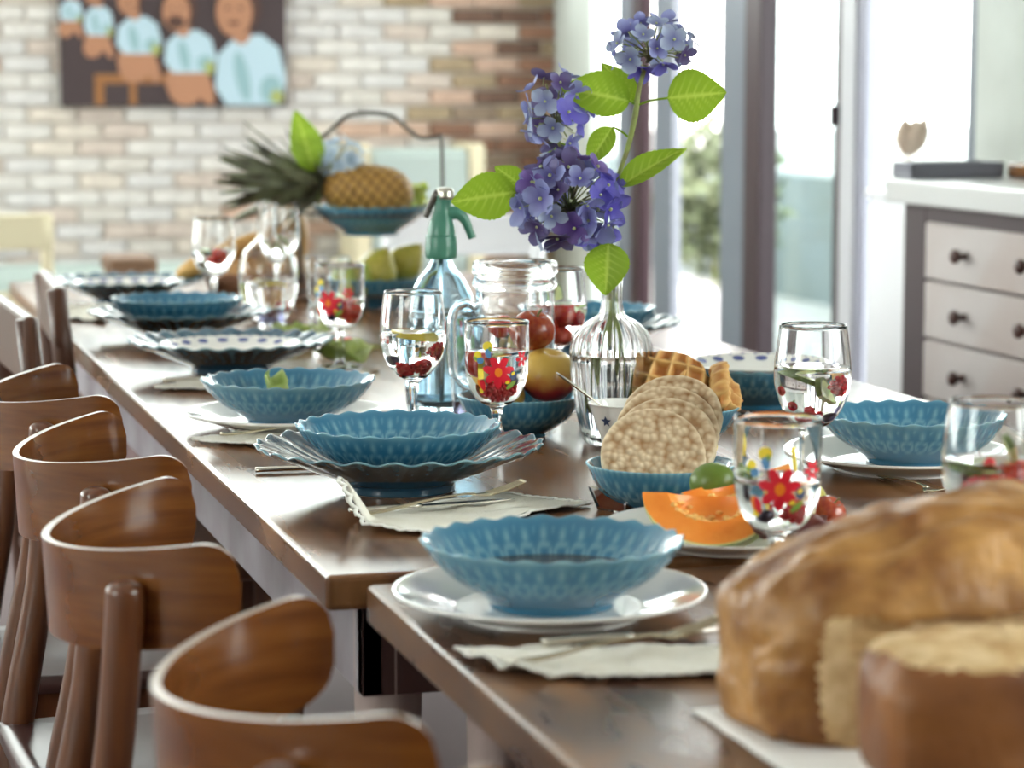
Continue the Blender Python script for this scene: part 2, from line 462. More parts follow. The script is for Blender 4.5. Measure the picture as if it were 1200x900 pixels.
# left and front walls with tall windows, outside the picture
HL = [(0.6, 1.9, .9, 2.5), (4.2, 5.6, .75, 2.5), (6.4, 8.8, .75, 2.5)]
wall_with_holes('wall_left', 'y', XL - .15, XL, YF, YB + .25, 0, ZC, HL, 'plaster_white')
wall_with_holes('wall_front', 'x', YF - .15, YF, XL - .15, XR + .2, 0, ZC, [], 'plaster_white')
def win(n, axis, at, a0, a1, z0, z1):
    def bar(p0, p1, q0, q1):
        return span('frame_white', p0, p1, at - .03, at + .03, q0, q1) if axis == 'x' else span('frame_white', at - .03, at + .03, p0, p1, q0, q1)
    w = struct('window_%d' % n, bar(a0, a1, z0, z0 + .05))
    ob('head', bar(a0, a1, z1 - .05, z1), w)
    for a in (a0 + .025, (a0 + a1) / 2, a1 - .025): ob('mullion', bar(a - .025, a + .025, z0, z1), w)
    g = span('window_glass', a0, a1, at - .002, at + .002, z0, z1) if axis == 'x' else span('window_glass', at - .002, at + .002, a0, a1, z0, z1)
    ob('pane', g, w)
for i, h in enumerate(HL): win(4 + i, 'y', XL - .07, *h)

# right wall: plaster, then the run of glazed doors
HR = [(-0.6, 2.2, 1.0, 2.5)]  # unseen window opening, added to light the table from the near right
wall_with_holes('wall_right', 'y', XR, XR + .06, YF, 5.97, 0, ZC, HR, 'plaster_grey')
win(8, 'y', XR + .03, *HR[0])
ZD = 2.45
struct('trim_1', span('plaster_white', XR, XR + .06, 5.97, YB, ZD, ZC))
struct('wall_right_corner', span('plaster_grey', XR, XR + .06, 9.22, YB + .1, 0, ZD))
def upright(name, mat, y0, y1, x0=XR, x1=XR + .035, parent=None, z0=0.0, z1=ZD):
    me = span(mat, x0, x1, y0, y1, z0, z1, .004)
    if parent is None: return struct(name, me)
    return ob(name, me, parent)
# far slit window beside the brick wall
w2 = upright('window_2', 'frame_grey', 8.66, 8.90)
ob('pane', span('window_glass', XR + .015, XR + .02, 8.90, 9.22, 0, ZD), w2)
upright('trim_2', 'frame_dark', 8.56, 8.66, XR - .03, XR + .02)
upright('trim_3', 'frame_grey', 8.30, 8.50)
# sliding door
d1 = upright('door_1', 'frame_grey', 7.54, 7.80, XR - .01, XR + .03)
ob('meeting_stile', span('frame_dark', XR - .03, XR + .03, 7.40, 7.54, 0, ZD, .004), d1)
ob('door_pane', span('door_glass', XR + .010, XR + .016, 6.84, 7.42, .10, ZD), d1)
ob('lock_stile', span('frame_dark', XR - .012, XR + .03, 6.80, 6.86, 0, ZD, .004), d1)
ob('bottom_rail', span('frame_grey', XR - .005, XR + .03, 6.84, 7.42, 0, .12, .004), d1)
ob('door_pull', span('frame_dark', XR - .035, XR - .005, 6.82, 6.845, 1.10, 1.16, .004), d1)
upright('trim_4', 'frame_white', 6.70, 6.80, XR - .02, XR + .03)
upright('trim_5', 'lavender_paint', 6.64, 6.70, XR - .01, XR + .03)
w1 = upright('window_1', 'frame_grey', 5.97, 6.02)
ob('pane', span('window_glass', XR + .015, XR + .02, 6.02, 6.64, 0, ZD), w1)
struct('trim_6', span('frame_white', XR - .02, XR + .10, 7.80, 8.30, 0, .30, .01))

# outside: terrace, parapet, shrubs
struct('terrace', span('terrace_stone', XR + .06, 60, -20, 60, -.14, -.04))
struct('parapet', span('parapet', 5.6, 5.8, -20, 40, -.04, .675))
def shrub(name, label, x, y, s, n, seed, group=None):
    t = thing(name, label, 'plant', (x, y, -.04), 0, group)
    rs = random.Random(seed)
    ob('pot', lathe_s([(0, 0), (.14, 0), (.16, .15), (.19, .30), (.17, .30), (.15, .27), (0, .27)], 2, 20, 'frame_white'), t)
    V, F = [], []
    for k in range(n):
        d = Vector((rs.gauss(0, 1), rs.gauss(0, 1), rs.gauss(0, 1))).normalized() * (rs.random() ** .4)
        c = Vector((d.x * .32 * s, d.y * .32 * s, .30 + .42 * s + d.z * .40 * s))
        a = Vector((rs.gauss(0, 1), rs.gauss(0, 1), rs.gauss(0, 1))).normalized(); b = a.orthogonal().normalized()
        L = rs.uniform(.04, .07) * s; o = len(V)
        V += [c - a * L, c + b * L * .45, c + a * L, c - b * L * .45]; F += [(o, o + 1, o + 2, o + 3)]
    ob('foliage', mk(V, F, 'leafy_green'), t)['kind'] = 'stuff'
    for k in range(3): ob('stem', tube([(0, 0, .26), (rs.uniform(-.04, .04), rs.uniform(-.04, .04), .45), (rs.uniform(-.15, .15), rs.uniform(-.15, .15), .3 + .5 * s)], .008, 'stem', 6), t)
shrub('potted_shrub', 'potted green shrub on the terrace seen through the narrow gap of the open door', 4.15, 11.2, 1.0, 900, 1)

# ---------------------------------------------------------------- background furniture
# painting: flat painted figures on a stretched canvas
pt = thing('painting', 'unframed canvas of five seated people in pale blue shirts on the brick wall', 'painting', (1.40, YB - .03, 1.13))
pw = .425
ob('canvas', box('canvas_dark', pw * 2, .03, .47, .003, 1, (0, 0, .235)), pt)
def flat_poly(pts, y): return [Vector((x, y, z)) for x, z in pts], [tuple(range(len(pts)))]
def oval(cx, cz, a, b, y, n=18, rot=0):
    return flat_poly([(cx + a * math.cos(2 * PI * k / n) * math.cos(rot) - b * math.sin(2 * PI * k / n) * math.sin(rot),
                       cz + a * math.cos(2 * PI * k / n) * math.sin(rot) + b * math.sin(2 * PI * k / n) * math.cos(rot)) for k in range(n)], y)
pm = ['paint_skin', 'paint_hair', 'paint_shirt', 'paint_shirt_lo', 'paint_bench', 'paint_green']
pieces = []
def add(p, m): pieces.append((*p, m))
y = -.0160
def quad(x0, x1, z0, z1, d, m): add(flat_poly([(x0, z0), (x1, z0), (x1, z1), (x0, z1)], y - d), m)
quad(-.30, .00, .085, .120, 0, 4); quad(-.30, -.265, .004, .09, 0, 4); quad(-.17, -.145, .004, .09, .0001, 4)
# (head x, head z, half width, shirt x0, x1, z0, z1)
for q, (hx, hz, hs, x0, x1, z0, z1) in enumerate([(-.388, .425, .026, -.423, -.338, .315, .395), (-.300, .412, .032, -.335, -.225, .262, .372), (-.168, .392, .046, -.217, -.047, .195, .335),
                                               (.012, .352, .062, -.040, .157, .125, .285), (.232, .352, .082, .150, .423, .004, .270)]):
    d = .0004 + q * .0022; w = x1 - x0; h = z1 - z0; cx = (x0 + x1) / 2
    if q < 4:
        add(oval(cx - .02, z0 - .035 * h / .1, .34 * w, .42 * h, y - d, rot=-.5), 0); add(oval(cx + .25 * w, z0 - .30 * h, .16 * w, .50 * h, y - d - .0001, rot=.35), 0)
        add(oval(cx - .35 * w, z0 - .10 * h, .12 * w, .35 * h, y - d - .0001, rot=-.2), 0)
    add(flat_poly([(x0, z0 + .25 * h), (x0 + .15 * w, z0), (x1 - .1 * w, z0), (x1, z0 + .35 * h), (x1 - .10 * w, z0 + .80 * h), (cx + .15 * w, z1), (cx - .22 * w, z1 - .04 * h), (x0 + .04 * w, z0 + .70 * h)], y - d - .0004), 2)
    add(oval(cx - .12 * w, z0 + .40 * h, .10 * w, .36 * h, y - d - .0006, rot=.2), 3); add(oval(cx + .28 * w, z0 + .22 * h, .16 * w, .20 * h, y - d - .0007), 3)
    add(oval(x1 - .14 * w, z0 + .12 * h, .10 * w, .16 * h if q < 4 else .10 * h, y - d - .0008), 5)
    add(oval(hx + .02, z1 + .01, .45 * hs, .6 * hs, y - d - .0009), 0)
    add(oval(hx + .12 * hs, hz + .22 * hs, 1.02 * hs, 1.28 * hs, y - d - .0011), 1)
    add(oval(hx - .08 * hs, hz - .02 * hs, .84 * hs, 1.14 * hs, y - d - .0013), 0)
    add(oval(hx - .10 * hs, hz - .62 * hs, .55 * hs, .42 * hs, y - d - .0015), 1 if q == 3 else 0)
    add(oval(hx - .38 * hs, hz + .18 * hs, .16 * hs, .07 * hs, y - d - .0017, 8), 1); add(oval(hx + .22 * hs, hz + .18 * hs, .16 * hs, .07 * hs, y - d - .0017, 8), 1)
    add(oval(hx - .10 * hs, hz - .50 * hs, .30 * hs, .09 * hs, y - d - .0019, 8), 1)
ob('painted_figures', join(pieces, pm, False), pt)

# sideboard against the right wall
sb = thing('sideboard', 'weathered pale wooden sideboard with dark frame and three stacked drawer fronts', 'sideboard', (2.45, 5.375, 0))
L = 1.50
ob('carcass', bm_mesh((lambda b: [box_bm(*a, c=c, bm=b) for a, c in (
    ((.40, L - .006, .94), (.222, -L / 2, .475)),
    ((.03, .11, .953), (.005, -.055, .4765)), ((.03, .11, .953), (.005, -L + .055, .4765)), ((.03, .06, .93), (.0065, -.78, .4650)),
    ((.03, L - .22, .033), (.0062, -L / 2, .9355)), ((.03, L - .22, .05), (.0062, -L / 2, .11)))] and b)(bmesh.new()), 'carcass_dark'), sb)
ob('countertop', span('counter_stone', -.03, .42, -L - .03, .07, .955, 1.010, .006), sb)
dm = box('drawer_wood', .024, .632, .127, .004, 1)
dk = lathe_s([(0, -.004), (.008, -.004), (.007, .012), (.010, .018), (.016, .026), (.015, .034), (.008, .038), (0, .039)], 3, 16, 'knob_wood')
for c in range(2):
    for k in range(6):
        d = ob('drawer', dm, sb, (.0, -.113 - .318 - c * .666, .855 - k * .1325))
        if k > 4: continue
        for kk in (.105, -.2): ob('knob', dk, d, (-.010, kk, 0), (0, -PI / 2, 0))
cb = thing('low_cabinet', 'plain white low cabinet standing between sideboard and glazed door', 'cabinet', (2.60, 5.94, 0))
ob('body', span('white_paint', 0, .27, -.46, 0, 0, .94, .008), cb)
ob('cabinet_top', span('white_paint', -.012, .275, -.47, .006, .94, .962, .006), cb)
ob('cabinet_door', span('white_paint', -.012, 0, -.44, -.02, .08, .92, .004), cb)
vp = thing('flower_pot', 'small round white pot on the low white cabinet', 'pot', (2.655, 5.86, .962))
ob('body', lathe_s([(0, 0), (.022, 0), (.034, .018), (.033, .036), (.022, .048), (.019, .048), (.028, .034), (0, .03)], 3, 24, 'white_paint'), vp)
dr = thing('dried_bouquet', 'beige dried grass plumes standing in the small white pot', 'dried flowers', (2.655, 5.86, .99))
rs = random.Random(5)
for k in range(5):
    ax, ay = rs.uniform(-.02, .06), rs.uniform(-.11, .03)
    pth = [(0, 0, 0), (ax * .4, ay * .4, .06), (ax, ay, .13 + .02 * rs.random())]
    p = ob('plume', tube([pth[1], ((pth[1][0] + pth[2][0]) / 2, (pth[1][1] + pth[2][1]) / 2, .11), pth[2]], [.006, .026, .020, .003], 'pampas', 8), dr)
    ob('stalk', tube(pth, .002, 'pampas', 5), p)
tr = thing('serving_tray', 'long dark grey tray along the left end of the sideboard top', 'tray', (2.435, 5.33, 1.0105))
ob('base', span('tray_grey', 0, .23, 0, .11, 0, .012, .004), tr)
for a in ((0, .23, 0, .010), (0, .23, .10, .11), (0, .010, 0, .11), (.22, .23, 0, .11)): ob('rim', span('tray_grey', *a, .008, .038, .003), tr)
bd = thing('chopping_board', 'brown wooden board lying right of the grey tray on the sideboard', 'board', (2.70, 4.90, 1.0105))
ob('board', span('table_wood', -.02, .15, 0, .45, 0, .035, .006), bd)

# pale sofa and cupboard along the brick wall, stool, cream chair
sf = thing('sofa', 'pale blue low sofa along the brick wall at the far left', 'sofa', (1.12, 9.35, 0))
ob('seat_cushion', span('pale_blue', -.95, .55, -.45, .15, .2, .42, .05), sf); ob('back_cushion', span('pale_blue', -.95, .55, .02, .22, .4, .56, .05), sf)
ob('base', span('stool_brown', -.92, .52, -.42, .2, .06, .2), sf)
for x in (-.85, .45):
    for yy in (-.38, .16): ob('leg', span('stool_brown', x - .02, x + .02, yy - .02, yy + .02, 0, .07), sf)
cp = thing('cupboard', 'pale blue-green cupboard with wooden side post standing before brick wall', 'cupboard', (2.12, 9.36, 0))
ob('body', span('pale_blue', -.04, .34, 0, .28, .06, .97, .01), cp)
ob('post', span('cream_wood', .34, .40, -.02, .28, 0, .99, .01), cp); ob('post', span('cream_wood', -.10, -.04, -.02, .28, 0, .99, .01), cp)
for zz in (.08, .53): ob('cupboard_door', span('pale_blue', -.03, .33, -.015, 0, zz, zz + .42, .006), cp)
st = thing('stool', 'small brown wooden stool behind the far end of the table', 'stool', (1.02, 8.1, 0))
ob('seat', box('stool_brown', .15, .26, .05, .012, 2, (0, 0, .655)), st)
for x in (-.05, .05):
    for yy in (-.1, .1): ob('leg', span('stool_brown', x - .014, x + .014, yy - .014, yy + .014, 0, .635), st)

# ---------------------------------------------------------------- chairs
def frame_chair(name, label, loc, rz, mats, h=.86, group=None, cover=None):
    """straight wooden chair: local +x is the sitting direction"""
    t = thing(name, label, 'chair', loc, rz, group)
    wm = mats
    ob('seat', span(wm, -.20, .22, -.21, .21, .43, .46, .01), t)
    for s in (-1, 1):
        ob('leg', span(wm, .17, .21, s * .19 - .02, s * .19 + .02, 0, .43, .005), t)
        ob('rear_post', tube([(-.17, s * .20, 0), (-.19, s * .20, .44), (-.225, s * .20, h)], [.021, .022, .018], wm, 8, 3), t)
        ob('stretcher', span(wm, -.17, .19, s * .19 - .01, s * .19 + .01, .2, .225), t)
    ob('top_rail', box(wm, .022, .44, .11, .008, 2, (-.222, 0, h - .05)), t)
    ob('back_rail', box(wm, .018, .38, .05, .006, 2, (-.205, 0, h - .26)), t)
    if cover: ob('seat_cushion', span(cover, -.19, .2, -.2, .2, .46, .5, .02), t)
    return t

def ply_chair(name, label, loc, rz, group=None):
    """bentwood chair with a U-shaped plywood back; local +x towards the table"""
    t = thing(name, label, 'chair', loc, rz, group)
    A, B, H, TH = .160, .202, .092, .0075
    n = 64
    pts = []
    for i in range(n + 1):
        a = PI * (i / n) - PI / 2
        c, s = math.cos(a), math.sin(a)
        pts.append(Vector((-A * abs(c) ** 1.15, B * math.copysign(abs(s) ** 1.12, s))))
    # resample by length
    ln = [0.0]
    for i in range(n): ln.append(ln[-1] + (pts[i + 1] - pts[i]).length)
    def at(u):
        d = u * ln[-1]
        for i in range(n):
            if ln[i + 1] >= d:
                q = (d - ln[i]) / max(ln[i + 1] - ln[i], 1e-9); return pts[i].lerp(pts[i + 1], q)
        return pts[-1]
    N, M = 120, 8
    V, F, I = [], [], []
    tot = ln[-1]
    for side in (0, 1):
        for i in range(N + 1):
            u = i / N; p = at(u); q0, q1 = at(max(u - .01, 0)), at(min(u + .01, 1)); tg = (q1 - q0).normalized(); nm = Vector((-tg.y, tg.x))
            e = min(u, 1 - u) * tot; rc = .038
            cut = 0.0 if e > rc else rc - math.sqrt(max(rc * rc - (rc - e) ** 2, 0))
            top = H - cut; bot = cut * .8
            for j in range(M + 1):
                v = j / M; z = bot + (top - bot) * v
                lean = -.055 * (v - .5) * (H) * math.sin(PI * u)
                o = nm * (TH / 2 if side else -TH / 2)
                V.append((p.x + o.x + lean, p.y + o.y, .82 - H + z + .17 * (p.x + .08)))
    K = (N + 1) * (M + 1)
    def q(s, i, j): return s * K + i * (M + 1) + j
    for i in range(N):
        for j in range(M):
            F.append((q(0, i, j), q(0, i, j + 1), q(0, i + 1, j + 1), q(0, i + 1, j))); I.append(0)
            F.append((q(1, i, j), q(1, i + 1, j), q(1, i + 1, j + 1), q(1, i, j + 1))); I.append(0)
        for j in (0, M):
            f = (q(0, i, j), q(0, i + 1, j), q(1, i + 1, j), q(1, i, j)); F.append(f if j == 0 else f[::-1]); I.append(1)
    for i in (0, N):
        for j in range(M):
            f = (q(0, i, j), q(1, i, j), q(1, i, j + 1), q(0, i, j + 1)); F.append(f if i == 0 else f[::-1]); I.append(1)
    back = ob('backrest', mk(V, F, ['ply', 'ply_edge'], True, I), t)
    m = back.modifiers.new('split', 'EDGE_SPLIT'); m.split_angle = math.radians(50)
    ob('seat', sheet(14, 14, lambda u, v: (-.17 + .30 * u, (v - .5) * (.33 + .05 * u), .452 - .014 * math.sin(PI * u) * math.sin(PI * v)), 'seat_dark', .022), t)
    ob('seat_frame', bm_mesh((lambda b: [box_bm(.28, .02, .05, c=(-.02, s * .150, .41), bm=b) for s in (-1, 1)] and [box_bm(.02, .298, .049, c=(x, 0, .41), bm=b) for x in (-.152, .112)] and b)(bmesh.new()), 'ply_post'), t)
    for s in (-1, 1):
        ob('rear_post', tube([(-.215, s * .150, 0), (-.180, s * .160, .25), (-.145, s * .168, .46), (-.115, s * .172, .62), (-.102, s * .1735, .755), (-.1010, s * .1740, .783), (-.1008, s * .1742, .792)],
                             [.017, .019, .021, .020, .018, .0178, .0175, .0165, .009], 'ply_post', 12, 4), t)
        ob('leg', tube([(.115, s * .165, 0), (.108, s * .150, .41)], [.015, .02], 'ply_post', 10, 2), t)
    ob('stretcher', tube([(.112, -.15, .2), (.112, .15, .2)], .010, 'ply_post', 8, 1), t)
    return t
c1 = ply_chair('dining_chair', 'nearest whole bentwood dining chair with curved glossy plywood back, bottom left of the photo', (.402, 1.785, 0), math.radians(-2))
dup(c1, (.385, 2.426, 0), math.radians(-3), 'bentwood dining chair second from the front with rounded rear post showing')
dup(c1, (.403, 2.976, 0), math.radians(3), 'bentwood dining chair third from the front along the left table side')
dup(c1, (.400, 3.53, 0), math.radians(2), 'bentwood dining chair fourth from the front, the farthest with a curved back')
dup(c1, (.425, 1.255, 0), math.radians(2), 'bentwood dining chair of which only two back tips rise at the bottom edge')
fc = frame_chair('wooden_chair', 'dark brown straight-backed wooden chair by the far left end of the table', (.68, 4.78, 0), math.radians(-2), 'brown_chair', .865)
dup(fc, (.565, 4.24, 0), math.radians(2), 'dark brown straight-backed wooden chair pulled out at the left picture edge')
frame_chair('cream_chair', 'pale cream wooden chair standing before the brick wall at far left', (.55, 8.15, 0), math.radians(90), 'cream_wood', .82)
frame_chair('white_chair', 'white painted chair beyond the far right corner of the table', (1.66, 6.45, 0), math.radians(-110), 'white_paint', .87, cover='white_paint')

# ---------------------------------------------------------------- tables
def table(name, label, x0, x1, y0, y1, top, mat, th=.036, ap=.10, inset=.045, leg=.06, ends='seat_dark', sides='apron_sky_sheen'):
    t = thing(name, label, 'table', (x0, y0, 0))
    w, l = x1 - x0, y1 - y0
    ob('tabletop', box([mat], w, l, th, .006, 3, (w / 2, l / 2, top - th / 2)), t)
    a = top - th
    for nm, b in (('apron', (inset, inset + .022, inset, l - inset)), ('apron', (w - inset - .022, w - inset, inset, l - inset)),
                  ('apron', (inset, w - inset, inset, inset + .022)), ('apron', (inset, w - inset, l - inset - .022, l - inset))):
        ob(nm, span(sides if b[3] - b[2] > .1 else ends, *b, a - ap, a, .002), t)
    for x in (inset + .005, w - inset - leg - .005):
        for yy in (inset + .005, l - inset - leg - .005):
            ob('leg', tube([(x + leg / 2, yy + leg / 2, 0), (x + leg / 2, yy + leg / 2, a - ap), (x + leg / 2, yy + leg / 2, a)], [leg * .42, leg * .6, leg * .6], 'leg_wood', 4, 1), t)
    return t
TZ, SZ = .750, .744
table('dining_table', 'long worn brown wooden dining table running to the brick wall', .497, 1.66, 2.445, 6.25, TZ, 'table_wood')
table('side_table', 'smaller dark wooden table set against the near end of the long table', .532, 1.70, .85, 2.425, SZ, 'table_wood_dark', .040, ap=.07, inset=.075, leg=.05, sides='seat_dark')

# ---------------------------------------------------------------- crockery
def sm(a, b, x):
    t = min(max((x - a) / (b - a), 0), 1); return t * t * (3 - 2 * t)

def glazed(pts, n, seg, rim_i, z0, z1, num, sc=24, amp=.0013, wav=.0014, mats=('glaze', 'foot_clay'), style='drop', foot=3, top=True):
    """thrown bowl or plate with a raised drop-and-loop band inside and out and a scalloped rim"""
    prof = [(max(p.x, 0), p.y) for p in spl([(a, b, 0) for a, b in pts], n)]
    ri = rim_i * n; rz = prof[ri][1]; rr0 = prof[ri][0]
    def fn(th, i, r, z):
        s = (z - z0) / (z1 - z0); h = 0.0
        if 0 < s < 1:
            u = (th * num / (2 * PI)) % 1.0 - .5
            if style == 'drop':
                h = math.exp(-((u / .15) ** 2 + ((s - .72) / .15) ** 2))
                d = math.hypot(u / .38, (s - .36) / .17); h = max(h, .8 * math.exp(-((d - 1) / .28) ** 2))
                h = max(h, .5 * math.exp(-((abs(u) - .5) / .08) ** 2 - ((s - .84) / .06) ** 2))
            else:
                h = (0.5 + .5 * math.cos(2 * PI * u + s * 2.0)) ** 2 * sm(0, .15, s) * (1 - sm(.85, 1, s)) * .8
                h *= .6 + .4 * math.cos(s * 26)
            h *= sm(0, .08, s) * (1 - sm(.9, 1, s))
        w = sm(.55, 1, r / rr0) if z > rz * .35 else 0
        c = math.cos(sc * th)
        out = 1 if i <= ri else -1
        rimw = math.exp(-((i - ri) / (1.1 * n)) ** 2)
        dz = 0.0
        if style != 'drop' and i > ri: dz = amp * h
        return (r + (amp * h * out if style == 'drop' or i <= ri else 0) + w * w * wav * .8 * c + rimw * .0006 * math.cos(sc * 3 * th),
                z + w * w * w * wav * c + dz, min(1, .62 * h + .85 * rimw * (0.7 + .3 * c)))
    return lathe(prof, seg, list(mats), fn, True, lambda i: 1 if foot * n - n <= i < (foot + 1) * n - n else 0)

BOWL = glazed([(0, .005), (.050, .005), (.052, 0), (.058, 0), (.060, .006), (.068, .012), (.092, .028), (.110, .045), (.119, .057), (.122, .0615), (.1195, .062),
               (.114, .056), (.103, .042), (.085, .026), (.06, .0145), (.03, .011), (0, .010)], 4, 288, 9, .017, .058, 36, mats=('glaze', 'glaze'))
PLATE = glazed([(0, .006), (.055, .006), (.058, 0), (.066, 0), (.067, .009), (.075, .014), (.105, .026), (.14, .041), (.165, .0515), (.171, .0545), (.168, .0562),
                (.158, .052), (.13, .039), (.10, .027), (.075, .019), (.06, .016), (0, .016)], 4, 288, 9, .022, .0535, 48, sc=26, wav=.0022, mats=('glaze_dark', 'foot_clay'), style='rib')
SMALL = glazed([(0, .004), (.030, .004), (.032, 0), (.037, 0), (.038, .005), (.048, .010), (.068, .025), (.079, .041), (.084, .052), (.0855, .0555), (.083, .056),
                (.078, .049), (.071, .038), (.058, .023), (.04, .012), (.02, .008), (0, .007)], 4, 240, 9, .014, .048, 28, sc=60, wav=.0003, amp=.0012)
WPLATE = lathe_s([(0, .003), (.078, .003), (.080, 0), (.086, 0), (.088, .003), (.115, .012), (.140, .0195), (.1455, .0215), (.1462, .0235), (.143, .0245), (.115, .0165),
                  (.092, .0095), (.078, .0082), (0, .0082)], 4, 96, 'white_china')
PATT = lathe_s([(0, .002), (.058, .002), (.060, 0), (.064, 0), (.066, .004), (.09, .015), (.113, .027), (.118, .0305), (.1175, .0325), (.112, .031), (.088, .0195), (.066, .009), (0, .007)], 4, 96, 'white_china')

def patt_z(r):
    tab = [(0, .007), (.066, .009), (.088, .0195), (.112, .031), (.118, .0325)]
    for (a, b), (c, d) in zip(tab, tab[1:]):
        if r <= c: return b + (d - b) * (r - a) / (c - a)
    return tab[-1][1]
def disc_on(cx, cy, a, b, rot, zf, n=12):
    V = [Vector((cx, cy, zf(math.hypot(cx, cy)) + .0009))]
    for k in range(n):
        t = 2 * PI * k / n; x = a * math.cos(t); y = b * math.sin(t)
        X, Y = cx + x * math.cos(rot) - y * math.sin(rot), cy + x * math.sin(rot) + y * math.cos(rot)
        V.append(Vector((X, Y, zf(math.hypot(X, Y)) + .0009)))
    return V, [(0, 1 + k, 1 + (k + 1) % n) for k in range(n)]
def patt_marks():
    ps = []
    for k in range(18):
        t = 2 * PI * k / 18; ps.append((*disc_on(.101 * math.cos(t), .101 * math.sin(t), .0065, .0095, t, patt_z), 0))
    for k in range(36):
        t = 2 * PI * (k + .5) / 36; ps.append((*disc_on(.1125 * math.cos(t), .1125 * math.sin(t), .002, .003, t, patt_z, 8), 0))
    for k in range(6):
        t = 2 * PI * k / 6 + .3; ps.append((*disc_on(.035 * math.cos(t), .035 * math.sin(t), .012, .006, t, patt_z), 0))
    return join(ps, ['blue_print'])
MARKS = patt_marks()
SOUP = lathe([(0, -.002), (.088, -.002), (.0904, 0), (0, .0006)], 48, 'soup')

def plate(me, name, label, cat, x, y, z, rz=0.0, group=None):
    o = ob(name, me, None, (x, y, z), (0, 0, rz)); return tag(o, label, cat, group)
def bowl_with(label, x, y, z, rz, soup=False):
    b = plate(BOWL, 'bowl', label, 'bowl', x, y, z, rz)
    if soup: ob('soup', SOUP, b, (0, 0, .0305))
    return b
plate(WPLATE, 'dinner_plate', 'white dinner plate on the small front table under the nearest blue bowl', 'plate', .667, 2.243, SZ + .0003)
bowl_with('nearest teal-blue embossed bowl holding brown soup, on the front table', .669, 2.243, SZ + .0088, .05, True)
plate(PLATE, 'footed_plate', 'wide blue scalloped plate with a cream foot, in the middle of the left row', 'plate', .689, 2.948, TZ + .0003, .1)
bowl_with('blue embossed bowl stacked on the wide scalloped blue plate in the middle', .688, 2.950, TZ + .0172, .3, True)
plate(WPLATE, 'dinner_plate', 'white plate under the blue bowl with a green leaf in it', 'plate', .665, 3.52, TZ + .0003)
bowl_with('blue bowl holding a small green leaf, on a white plate by the left edge', .662, 3.515, TZ + .0088, .2)
plate(PLATE, 'footed_plate', 'wide blue scalloped plate holding a white patterned plate, fourth setting on the left', 'plate', .699, 4.221, TZ + .0003, .2)
def patterned(label, x, y, z, rz):
    p = plate(PATT, 'patterned_plate', label, 'plate', x, y, z, rz); tag(ob('blue_marks', MARKS, p), 'dark blue painted spots', kind='stuff'); return p
patterned('white plate with dark blue marks lying in the blue plate at the fourth left setting', .699, 4.221, TZ + .0172, .5)
plate(PLATE, 'footed_plate', 'wide blue scalloped plate under the plain blue bowl, fifth setting on the left', 'plate', .695, 4.775, TZ + .0003, .3)
bowl_with('plain blue bowl on a blue plate at the fifth left setting', .690, 4.778, TZ + .0172, .6)
plate(PLATE, 'footed_plate', 'wide blue plate at the far left end of the long table under a patterned plate', 'plate', .693, 5.56, TZ + .0003, .4)
patterned('white patterned plate on the farthest blue plate at the left table end', .693, 5.56, TZ + .0172, .9)
plate(WPLATE, 'dinner_plate', 'white plate on the right table side under the blue bowl by the sideboard', 'plate', 1.335, 2.935, TZ + .0003)
bowl_with('blue embossed bowl on the right table side in front of the sideboard', 1.350, 2.935, TZ + .0088, .1, True)
bowl_with('blue bowl on the right table side carrying a white spotted plate, behind the waffles', 1.386, 3.57, TZ + .0003, .7)
patterned('white plate with a ring of blue spots resting in the blue bowl behind the waffles', 1.386, 3.57, TZ + .0345, .1)
plate(PLATE, 'footed_plate', 'wide blue scalloped plate on the right side behind the glass vase', 'plate', 1.372, 4.38, TZ + .0003, .5)
bowl_with('blue bowl on the wide blue plate on the right side behind the vase', 1.372, 4.38, TZ + .0172, .9)

# ---------------------------------------------------------------- glassware
class Vessel:
    def __init__(s, inner): s.inner = inner               # [(r, z)] from the inside bottom up
    def r(s, z):
        p = s.inner
        if z <= p[0][1]: return p[0][0]
        for (a, b), (c, d) in zip(p, p[1:]):
            if z <= d: return a + (c - a) * (z - b) / max(d - b, 1e-9)
        return p[-1][0]
def spl2(pts, n): return [(max(p.x, 0), p.y) for p in spl([(a, b, 0) for a, b in pts], n)]
def vessel(outer, t, base_t, n=4):
    """outer: profile points of the bowl from its bottom axis point up; returns inner points"""
    o = spl2(outer, n); inner = []
    z0 = o[0][1] + base_t
    for r, z in o:
        if z < z0: continue
        inner.append((max(r - t, 0.0), z))
    inner = [(0.0, z0), (max(inner[0][0] * .7, .001), z0 + .0004)] + inner[1:]
    return o, inner
GK = {}
def goblet_mesh(kind):
    if kind in GK: return GK[kind]
    if kind == 'flower':
        outer = [(.010, .066), (.020, .070), (.032, .082), (.0395, .102), (.0415, .125), (.042, .150), (.042, .1765)]; t = .0019
        stem = [(0, .003), (.012, .0012), (.034, 0), (.0355, .0012), (.034, .0026), (.016, .0055), (.0085, .011), (.0075, .022), (.0095, .034), (.0072, .042), (.0068, .054), (.0085, .063)]
    elif kind == 'tulip':
        outer = [(.009, .096), (.020, .101), (.034, .118), (.0425, .143), (.0435, .165), (.041, .190), (.038, .2125)]; t = .0014
        stem = [(0, .003), (.012, .0012), (.035, 0), (.0365, .0012), (.035, .0024), (.016, .005), (.006, .012), (.0048, .03), (.0046, .06), (.0058, .085), (.0075, .093)]
    elif kind == 'tumbler':
        outer = [(0, 0), (.018, 0), (.0195, .002), (.0215, .03), (.0235, .06), (.0245, .068)]; t = .0017; stem = []
    o, inner = vessel(outer, t, .004 if kind != 'tumbler' else .012)
    st = spl2(stem, 3)[:-1] if stem else []
    rim = [(o[-1][0] - t * .5, o[-1][1] + .0007)]
    prof = st + o + rim + inner[::-1]
    GK[kind] = (lathe(prof, 56, 'glass'), Vessel(inner))
    return GK[kind]
